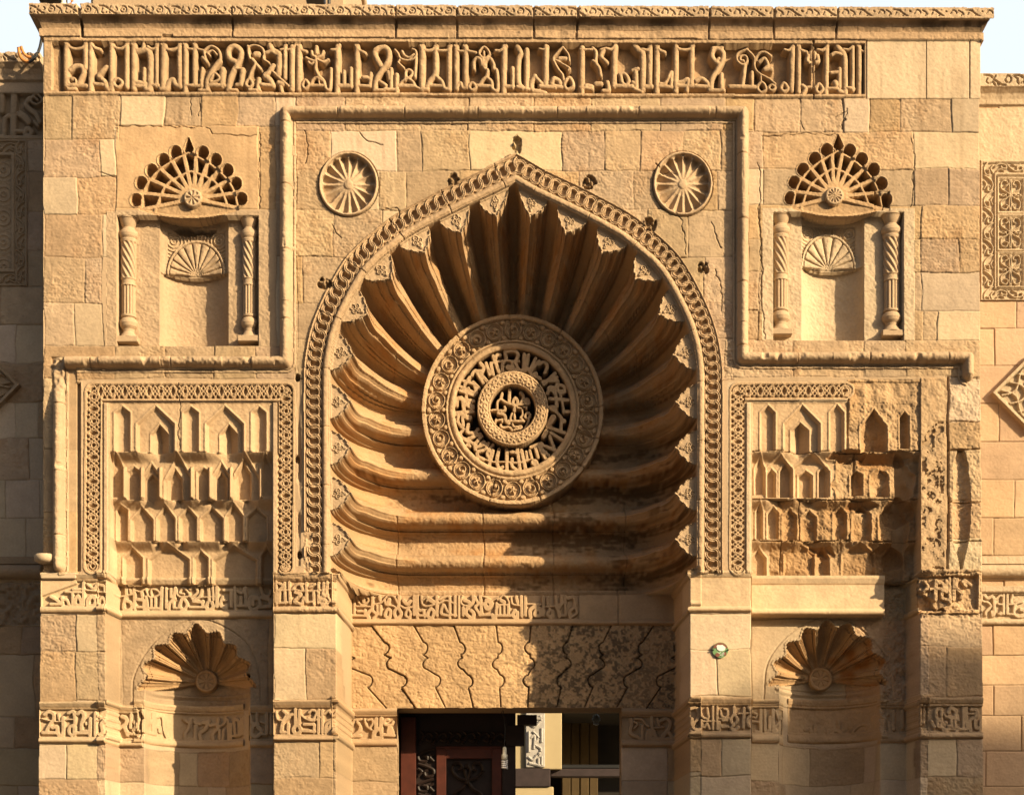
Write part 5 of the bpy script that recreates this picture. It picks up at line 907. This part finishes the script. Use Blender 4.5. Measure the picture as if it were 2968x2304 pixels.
# ---------------------------------------------------------------- mesh builder for free standing pieces
def px(u, v, h):
    x, y = wxy(u, v, h); return Vector(((x-CX)*S, -h*S, (GV-y)*S))
class MB:
    def __init__(s): s.v = []; s.f = []
    def box(s, a, b, bev=0.0):
        x0, x1 = sorted((a[0], b[0])); y0, y1 = sorted((a[1], b[1])); z0, z1 = sorted((a[2], b[2])); n = len(s.v)
        if bev <= 0:
            s.v += [(x, y, z) for z in (z0, z1) for (x, y) in ((x0, y0), (x1, y0), (x1, y1), (x0, y1))]
            s.f += [tuple(n+i for i in q) for q in ((3, 2, 1, 0), (4, 5, 6, 7), (0, 1, 5, 4), (1, 2, 6, 5), (2, 3, 7, 6), (3, 0, 4, 7))]
        else:
            b_ = bev; pts = lambda z, o: [(x0+o+b_, y0+o, z), (x1-o-b_, y0+o, z), (x1-o, y0+o+b_, z), (x1-o, y1-o-b_, z), (x1-o-b_, y1-o, z), (x0+o+b_, y1-o, z), (x0+o, y1-o-b_, z), (x0+o, y0+o+b_, z)]
            rings = [pts(z0, b_), pts(z0+b_, 0), pts(z1-b_, 0), pts(z1, b_)]
            for r in rings: s.v += r
            s.f.append(tuple(n+i for i in range(7, -1, -1))); s.f.append(tuple(n+24+i for i in range(8)))
            for k in range(3):
                for i in range(8): s.f.append((n+k*8+i, n+k*8+(i+1) % 8, n+k*8+8+(i+1) % 8, n+k*8+8+i))
        return s
    def tube(s, pts, r, seg=8, rad=None):
        pts = [Vector(p) for p in pts]; n0 = len(s.v)
        for i, p in enumerate(pts):
            d = (pts[min(i+1, len(pts)-1)]-pts[max(i-1, 0)]).normalized()
            a = d.cross(Vector((0, 0, 1)) if abs(d.z) < .9 else Vector((1, 0, 0))).normalized(); b = d.cross(a)
            q = r if rad is None else rad[i]
            for k in range(seg): t = 2*math.pi*k/seg; s.v.append(tuple(p+a*math.cos(t)*q+b*math.sin(t)*q))
        for i in range(len(pts)-1):
            for k in range(seg): s.f.append((n0+i*seg+k, n0+i*seg+(k+1) % seg, n0+(i+1)*seg+(k+1) % seg, n0+(i+1)*seg+k))
        s.f.append(tuple(n0+k for k in range(seg))); s.f.append(tuple(n0+(len(pts)-1)*seg+k for k in range(seg-1, -1, -1)))
        return s
    def lathe(s, prof, c, seg=24, fn=None):      # prof: (z, r) from top to bottom, around a vertical axis at c
        n0 = len(s.v)
        for (z, r) in prof:
            for k in range(seg): t = 2*math.pi*k/seg; q = r if fn is None else fn(z, r, t); s.v.append((c[0]+q*math.cos(t), c[1]+q*math.sin(t), z))
        for i in range(len(prof)-1):
            for k in range(seg): s.f.append((n0+i*seg+k, n0+(i+1)*seg+k, n0+(i+1)*seg+(k+1) % seg, n0+i*seg+(k+1) % seg))
        s.f.append(tuple(n0+k for k in range(seg))); s.f.append(tuple(n0+(len(prof)-1)*seg+k for k in range(seg-1, -1, -1))); return s
    def build(s, name, m, parent=None, smooth=False, tint=None):
        me = bpy.data.meshes.new(name); me.from_pydata(s.v, [], s.f); me.materials.append(m)
        if tint is not None:
            at = me.attributes.new("tint", 'FLOAT_COLOR', 'POINT'); r = np.random.default_rng(len(s.v)); c = np.ones((len(s.v), 4), np.float32); c[:, :3] = np.array(tint)*(1+.05*(r.random((len(s.v), 1))-.5)); at.data.foreach_set("color", c.ravel())
        if smooth: me.polygons.foreach_set("use_smooth", [True]*len(me.polygons))
        o = bpy.data.objects.new(name, me); sc.collection.objects.link(o)
        if parent is not None: o.parent = parent; o.location = -Vector(parent.location) if parent.type == 'EMPTY' else (0, 0, 0)
        return o

# colonnettes of the upper niches: bell, ball, twisted and fluted shaft, ball, bell
def colonnette(u, vt, vb, parent, R=23.0):
    hc = -30.0; k = (vb-vt)/(1000.0-625.0); c = px(u, 800, hc); kk = (D-hc)/D
    P = [(0, 30), (6, 30), (9, 27), (22, 22), (32, 17), (38, 20), (44, 26), (52, 28), (60, 26), (66, 22), (69, 24), (76, 23), (80, 20.5)]
    P += [(80+i*2.5, 20.5) for i in range(1, 43)]
    P += [(188, 22), (192, 19.5), (202, 20), (208, 22), (211, 18.5)]+[(211+i*4, 18.5) for i in range(1, 22)]
    P += [(298, 22), (303, 22), (306, 18), (312, 24), (322, 27), (332, 24), (340, 17), (348, 16), (358, 22), (366, 28)]
    def z(v): return (GV-(VH+(vt+v*k-VH)*kk))*S
    prof = [(z(v), r*R/23.0*S) for v, r in P]
    zt, zb = z(80), z(186); zf, zg = z(211), z(296)
    def fn(zz, r, t):
        if zb <= zz <= zt: return r*(1+.10*math.cos(9*t+(zz-zt)*95))
        if zg <= zz <= zf: return r*(1+.09*(abs(math.cos(6*t))*2-1))
        return r
    m = MB().lathe(prof, (c.x, c.y), 72, fn); a = 31*S
    o = m.build("colonnette", STONE, parent, tint=OLD*1.05)
    q = MB(); q.box((c.x-a, c.y-a*.9, z(366)), (c.x+a, c.y+a, z(384)), .004); q.build("plinth", STONE, parent, tint=OLD*1.02)
    q = MB(); q.box((c.x-a, c.y-a*.9, z(-8)), (c.x+a, c.y+a, z(0)), .003); q.build("abacus", STONE, parent, tint=OLD*1.02)
colonnette(373, 632, 990, OBJ[UNL]); colonnette(723, 632, 988, OBJ[UNL], 21)
colonnette(2263, 622, 968, OBJ[UNR]); colonnette(2584, 622, 972, OBJ[UNR], 25)

# solid body behind the carved face, roof slabs
def slab(u0, u1, v0, v1, h0, h1, name, parent, tint): 
    MB().box(((u0-CX)*S, -h0*S, (GV-v0)*S), ((u1-CX)*S, -h1*S, (GV-v1)*S)).build(name, STONE, parent, tint=tint)
slab(100, 2866, 44, 60, 20, -1400, "roof", P_ROOT, OLD)
slab(-1500, 122, 14, 60, WD-34, WD-900, "roof", ROOTS[LEFTW], OLD); slab(2845, 4600, 100, 130, WD-10, WD-900, "roof", ROOTS[RIGHTW], NEW)
slab(-1500, X0, 14, GV, WD, WD-900, "wall", ROOTS[LEFTW], OLD); slab(X1, 4600, 100, GV, WD, WD-900, "wall", ROOTS[RIGHTW], NEW)

# doorway: reveals, soffit, vestibule
dl, dr, dt = px(1149, 2052, RD), px(1802, 2052, RD), px(1400, 2050, RD)
y0, y1 = -RD*S, -RD*S+.38
m = MB(); m.box((dl.x-.5, y0+.07, dt.z-.0), (dr.x+.5, y1, dt.z+.6)); m.box((dl.x+.002, y0+.004, dt.z+.001), (dr.x-.002, y0+.069, dt.z+.004)); m.build("door_soffit", STONE, P_ROOT, tint=OLD*.9)
for (a_, b_) in ((dl.x-.45, dl.x-.004), (dr.x+.004, dr.x+.45)): MB().box((a_, y0+(.07 if abs(a_-dl.x) > .1 and abs(b_-dr.x) > .1 else .012), 0), (b_, y1, dt.z-.002)).build("door_jamb", STONE, P_ROOT, tint=OLD*.95)
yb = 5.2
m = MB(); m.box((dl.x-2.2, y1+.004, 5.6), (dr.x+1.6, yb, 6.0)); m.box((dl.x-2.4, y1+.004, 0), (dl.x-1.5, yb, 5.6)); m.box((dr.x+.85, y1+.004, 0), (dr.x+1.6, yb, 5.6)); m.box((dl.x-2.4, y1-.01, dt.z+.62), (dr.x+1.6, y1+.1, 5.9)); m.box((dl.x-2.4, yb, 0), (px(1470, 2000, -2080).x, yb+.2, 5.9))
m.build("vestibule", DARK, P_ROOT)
# carved door leaf
HL = -560.0
def scr(mb, pts, r, h=HL+8): mb.tube([px(1000+a/2.184, 1528+b/2.184, h) for a, b in smooth_pts(pts)], r, 6)
door = bpy.data.objects.new("door_leaf", None); sc.collection.objects.link(door); door.parent = P_ROOT; door["label"] = "dark carved wooden door leaf"; door.location = (0, 0, 0)
def dbox(m, u0, v0, u1, v1, h0, h1): a = px(1000+u0/2.184, 1528+v0/2.184, h0); b = px(1000+u1/2.184, 1528+v1/2.184, h0); m.box((a.x, -h0*S, a.z), (b.x, -h1*S, b.z), .003); return m
m = MB(); dbox(m, 345, 1100, 1080, 3300, HL, HL-20); m.build("panel", WOOD, door)
m = MB(); dbox(m, 352, 1200, 448, 3300, HL+26, HL-2); m.build("post", WOODR, door)
m = MB(); dbox(m, 578, 1385, 990, 1400, HL+14, HL-2); dbox(m, 578, 1400, 640, 3300, HL+14, HL-2); dbox(m, 930, 1400, 992, 3300, HL+14, HL-2); dbox(m, 640, 1400, 930, 1462, HL+14, HL-2); m.build("frame", WOODR, door)
m = MB(); dbox(m, 995, 1380, 1078, 3300, HL+20, HL-2); dbox(m, 1020, 1250, 1135, 1380, HL+30, HL-2); dbox(m, 1090, 1185, 1215, 1248, HL+44, HL-2); m.build("bracket", WOOD, door)
m = MB()
for i in range(7):
    x = 470+i*90; scr(m, [(x, 1370), (x+20, 1330), (x+60, 1300), (x+85, 1320), (x+70, 1350), (x+45, 1340)], .012); scr(m, [(x+10, 1290), (x+30, 1310), (x+20, 1345)], .010)
for j in range(5):
    v = 1400+j*95; s_ = 1 if j % 2 else -1; c = 513
    scr(m, [(c-s_*50, v), (c, v+15), (c+s_*48, v+40), (c+s_*40, v+75), (c, v+78), (c-s_*8, v+50), (c+s_*15, v+42)], .013); scr(m, [(c-s_*50, v+30), (c-s_*25, v+50), (c-s_*50, v+80)], .011)
for s_ in (-1, 1):
    c = 778
    for y in (0, 240):
        scr(m, [(c+s_*5, 1600+y), (c+s_*60, 1580+y), (c+s_*95, 1540+y), (c+s_*85, 1495+y), (c+s_*45, 1490+y), (c+s_*35, 1525+y), (c+s_*60, 1535+y)], .015); scr(m, [(c, 1500+y), (c+s_*18, 1540+y), (c+s_*5, 1600+y), (c+s_*30, 1650+y), (c+s_*80, 1680+y), (c+s_*95, 1720+y), (c+s_*70, 1750+y), (c+s_*40, 1735+y)], .015)
m.build("carving", WOOD, door)

# courtyard seen through the door: yellow arcade pier with carved grey strip, tie beam, dark arcade
HF = -4800.0
def fb(m, u0, v0, u1, v1, h0, h1, bev=.01): a = px(1000+u0/2.184, 1528+v0/2.184, h0); b = px(1000+u1/2.184, 1528+v1/2.184, h0); m.box((a.x, -h0*S, a.z), (b.x, -h1*S, b.z), bev); return m
ap = px(1555, 3340, HF); pier = root("courtyard_pier", "yellow plastered courtyard pier with grey carved strip seen through the doorway", "pier", (ap.x, ap.y, 0))
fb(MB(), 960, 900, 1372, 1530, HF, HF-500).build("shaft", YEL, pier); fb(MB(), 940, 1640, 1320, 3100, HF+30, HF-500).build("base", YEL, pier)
m = MB(); fb(m, 1143, 1100, 1265, 1518, HF+24, HF+2); strip = m.build("carved_strip", GREYS, pier)
m = MB()
for t in ([(1160, 1230), (1200, 1260), (1240, 1220), (1235, 1190)], [(1165, 1290), (1165, 1420)], [(1190, 1290), (1225, 1330), (1200, 1370), (1240, 1400), (1225, 1440)], [(1245, 1270), (1245, 1360)], [(1160, 1450), (1190, 1470), (1215, 1440)], [(1225, 1460), (1225, 1505)], [(1245, 1450), (1245, 1505)], [(1165, 1490), (1240, 1508)], [(1180, 1200), (1215, 1210), (1250, 1205)], [(1175, 1330), (1200, 1320), (1195, 1400)]):
    m.tube([px(1000+a/2.184, 1528+b/2.184, HF+26) for a, b in smooth_pts(t)], .020, 6)
m.build("lettering", GREYS, pier)
fb(MB(), 1030, 1524, 1300, 1640, HF+45, HF-300).build("capital_timber", PURP, pier)
tb = root("tie_beam", "dull purple timber tie beam crossing the arcade behind the doorway", "beam", tuple(px(1700, 2235, HF-60)))
m = MB(); fb(m, 1301, 1526, 2300, 1576, HF-40, HF-140); m.build("beam", PURP, tb); m = MB(); fb(m, 1301, 1500, 2300, 1525, HF-80, HF-100); m.build("rail", BLACK, tb)
cw = root("courtyard_wall", "ochre boarded wall in shade behind the courtyard pier", "wall", tuple(px(1680, 3300, HF-900)))
m = MB()
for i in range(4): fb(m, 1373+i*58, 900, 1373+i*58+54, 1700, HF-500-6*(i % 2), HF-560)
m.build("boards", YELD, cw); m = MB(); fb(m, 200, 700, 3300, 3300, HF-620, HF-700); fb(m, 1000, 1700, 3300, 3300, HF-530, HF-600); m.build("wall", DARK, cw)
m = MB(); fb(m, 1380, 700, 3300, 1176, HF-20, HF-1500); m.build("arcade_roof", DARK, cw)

# ---------------------------------------------------------------- lamps, plaque, floodlights, cable
def flex(pts, r, mtl, name, par): return MB().tube([px(*p) for p in pts], r, 8).build(name, mtl, par, True)
HB = -420.0
b1 = root("hanging_bulb", "white spiral energy saving bulb on a thin cord in the doorway", "light bulb", tuple(px(1462, 2163, HB)))
flex([(1458, 2052, HB), (1461, 2080, HB), (1464, 2110, HB), (1462, 2166, HB)], .003, BLK, "cord", b1); flex([(1458, 2056, HB), (1452, 2066, HB), (1464, 2080, HB), (1468, 2098, HB), (1460, 2094, HB)], .004, PURP, "tied_string", b1)
c = px(1462.5, 2175, HB); zt = lambda v: px(1462, v, HB).z
MB().lathe([(zt(2163), .006), (zt(2166), .014), (zt(2176), .017), (zt(2184), .017), (zt(2186), .024), (zt(2198), .024), (zt(2201), .018)], (c.x, c.y), 20).build("socket", PLASW, b1, True)
sp = []
for i in range(90):
    t = i/89; a = t*2*math.pi*4; sp.append(Vector((c.x+.021*math.cos(a), c.y+.021*math.sin(a), zt(2202)+(zt(2226)-zt(2202))*t)))
MB().tube(sp, .0062, 8).build("spiral_tube", WHITE, b1, True)
H2 = -1500.0; b2 = root("bulb_holder", "cream ceiling bulb holder hanging at the right of the doorway", "light fitting", tuple(px(1728, 2072, H2)))
c = px(1728, 2080, H2); zt = lambda v: px(1728, v, H2).z
flex([(1728, 2030, H2), (1728, 2073, H2)], .004, BLK, "cord", b2)
MB().lathe([(zt(2071), .012), (zt(2073), .026), (zt(2080), .030), (zt(2082), .038), (zt(2088), .038), (zt(2090), .028), (zt(2094), .024)], (c.x, c.y), 20).build("socket", PLASW, b2, True)
MB().lathe([(zt(2094), .014), (zt(2096), .026), (zt(2099), .024), (zt(2101), .008)], (c.x, c.y), 20).build("glass", WHITE, b2, True)
pq = root("enamel_plaque", "small round green, white and brown enamel plaque screwed to the right pier", "plaque", tuple(px(2088, 1883, 6)))
def disc(u, v, h, ru, rv, th_, name, m_, par, poly=None):
    n = 40; mb = MB(); pts = poly or [(u+ru*math.cos(2*math.pi*i/n), v+rv*math.sin(2*math.pi*i/n)) for i in range(n)]; n = len(pts)
    for hh in (h, h-th_): mb.v += [tuple(px(a, b, hh)) for a, b in pts]
    mb.f.append(tuple(range(n-1, -1, -1))); mb.f.append(tuple(range(n, 2*n)))
    for i in range(n): mb.f.append((i, (i+1) % n, n+(i+1) % n, n+i))
    return mb.build(name, m_, par)
disc(2088, 1883, 7, 23, 22.5, 8, "disc", GREEN, pq)
arcp = [(2088+22*math.cos(a), 1883+21.5*math.sin(a)) for a in np.linspace(math.pi*1.08, math.pi*1.92, 14)]
disc(0, 0, 8.2, 0, 0, 1.1, "brown_field", BENA, pq, arcp)
disc(0, 0, 9.0, 0, 0, 1.6, "white_field", WENA, pq, [(2077, 1871), (2081, 1868), (2087, 1869), (2094, 1868), (2099, 1872), (2103, 1876), (2101, 1883), (2095, 1886), (2086, 1886), (2079, 1882)])
disc(2080, 1897, 8.4, 6.5, 6, 1.2, "dot", BENA, pq); disc(2102, 1894, 8.4, 3.5, 6, 1.2, "dot", BENA, pq)
for t in ([(2080, 1890), (2084, 1893), (2089, 1889)], [(2091, 1896), (2096, 1889), (2094, 1897)], [(2087, 1871), (2087, 1879)], [(2098, 1890), (2098, 1896)], [(2086, 1897), (2091, 1900), (2096, 1900)]): MB().tube([px(a, b, 8.0) for a, b in t], .0022, 6).build("letter", WENA, pq)
for u in (2067, 2110): MB().tube([px(u, 1883, 12), px(u, 1883, 5)], .006, 8).build("screw", BLACK, pq)

mn = root("minaret_base", "plain square masonry base of a minaret above the cornice", "minaret", tuple(px(620, 0, -300)))
m = MB(); a = px(262, 60, -300); b = px(1002, -600, -300); m.box((a.x, .75, a.z), (b.x, 2.6, b.z), .02)
m.build("shaft", STONE, mn, tint=OLD*.95); m = MB(); m.box((a.x-.03, .72, a.z+.9), (b.x+.03, 2.63, a.z+1.0), .01); m.build("string_course", STONE, mn, tint=OLD)
def flood(u, v, h, wdt, lab):
    f = root("floodlight", lab, "floodlight", tuple(px(u, v, h)))
    a = px(u-wdt/2, v, h); b = px(u+wdt/2, v-46, h); m = MB(); m.box((a.x, a.y-.06, a.z), (b.x, a.y+.10, b.z), .008)
    m.build("housing", BLACK, f); m = MB(); m.box((a.x+.012, a.y-.064, a.z+.012), (b.x-.012, a.y-.058, b.z-.012), .002); m.build("lens", GLASS, f)
    c = px(u, v, h); m = MB(); m.tube([(b.x+.03, c.y+.02, a.z-.10), (b.x+.03, c.y+.02, a.z+.06), (b.x-.01, c.y+.02, a.z+.06)], .012, 8); m.build("bracket", BLACK, f); return f
flood(146, 9, 12, 62, "black floodlight standing on the left corner of the cornice"); flood(914, 6, -60, 54, "black floodlight in front of the minaret base")
pst = root("lamp_post", "short pale post standing on the left end of the cornice", "post", tuple(px(184, 14, 10)))
m = MB(); m.tube([px(184, 26, 14), px(184, -60, 14)], .017, 10); m.build("post", PLASW, pst); m = MB(); m.tube([px(184, 20, 14), px(184, 12, 14)], .026, 12); m.build("collar", PLASW, pst)
flex([(207, 0-20, 8), (209, 4, 8), (205, 12, 8), (198, 20, 6)], .010, RUST, "conduit", pst)
cb = root("cable", "two drooping orange and black cables over the left wall top", "cable", tuple(px(80, 170, -260)))
def cable(pts, r, m_, nm): q = smooth_pts([(a, b, -262) for a, b in pts]); MB().tube([px(p[0], p[1], p[2]) for p in q], r, 10).build(nm, m_, cb, True)
cable([(54, 139), (57, 158), (66, 174), (84, 181)], .013, RUST, "orange_sheath"); cable([(84, 181), (98, 172), (110, 154), (118, 130), (124, 100)], .010, BLK, "black_lead")
cable([(61, 136), (67, 152), (78, 164), (92, 168)], .011, RUST, "orange_sheath"); cable([(92, 168), (104, 160), (114, 140), (120, 112)], .009, BLK, "black_lead")
# pale worn console at the foot of the left roll moulding
co = MB(); c = px(128, 1614, 4)
co.lathe([(c.z+.026, .012), (c.z+.020, .03), (c.z+.015, .072), (c.z, .082), (c.z-.03, .078), (c.z-.046, .05), (c.z-.05, .02)], (c.x+.01, c.y+.0), 28).build("console_block", STONE, P_ROOT, True, tint=NEW*1.05)
MB().box((px(119, 1660, 3).x, -.03, px(0, 1678, 3).z), (px(222, 1660, 3).x, .02, px(0, 1660, 3).z), .006).build("ledge", STONE, P_ROOT, tint=NEW)

# ---------------------------------------------------------------- street, house across the street (its roof shades the lower right corner)
m = MB(); m.box((-60, -60, -.5), (90, 60, 0)); st = m.build("street", STREET); st["kind"] = "structure"
hx = (2470-CX)*S+TAN_AZ*20; hz = (GV-1985)*S+SLOPE*20
def house(x0, x1, y, z, lab, colr):
    r = root("street_house", lab, "house", ((x0+x1)/2, y-4, 0), "houses across the street")
    MB().box((x0, y-9, 0), (x1, y, z), .02).build("wall", colr, r)
    MB().box((x0-.1, y-9.1, z+.004), (x1+.1, y+.12, z+.25), .02).build("roof_edge", colr, r)
    n = int((x1-x0)/3.2)
    for j in range(int(z/3.3)):
        for i in range(n):
            a = x0+1.2+i*3.2; f = MB().box((a, y+.004, 1.2+j*3.2), (a+1.2, y+.05, 3.0+j*3.2), .01).build("window", GLASS, r)
house(hx, hx+18, -20, hz, "tall buff house across the street whose roof shades the foot of the right wall", HOUSE)
HS2 = mat("grey_render", (.34, .30, .25), .9, .15, 1.1)
xx = -44.0
for w_, z_, c_, lb in ((13, 9.5, HOUSE, "buff low house far left across the street"), (11, 11.2, HS2, "grey house with six window columns left across the street"), (14, 10.2, HOUSE, "buff house nearly opposite the portal"), (9, 11.0, HS2, "narrow grey house opposite the doorway"), (12, 10.0, HOUSE, "buff house right across the street"), (11, 11.4, HS2, "grey house beside the tall buff one")):
    house(xx, xx+w_-.05, -17.5, z_, lb, c_); xx += w_
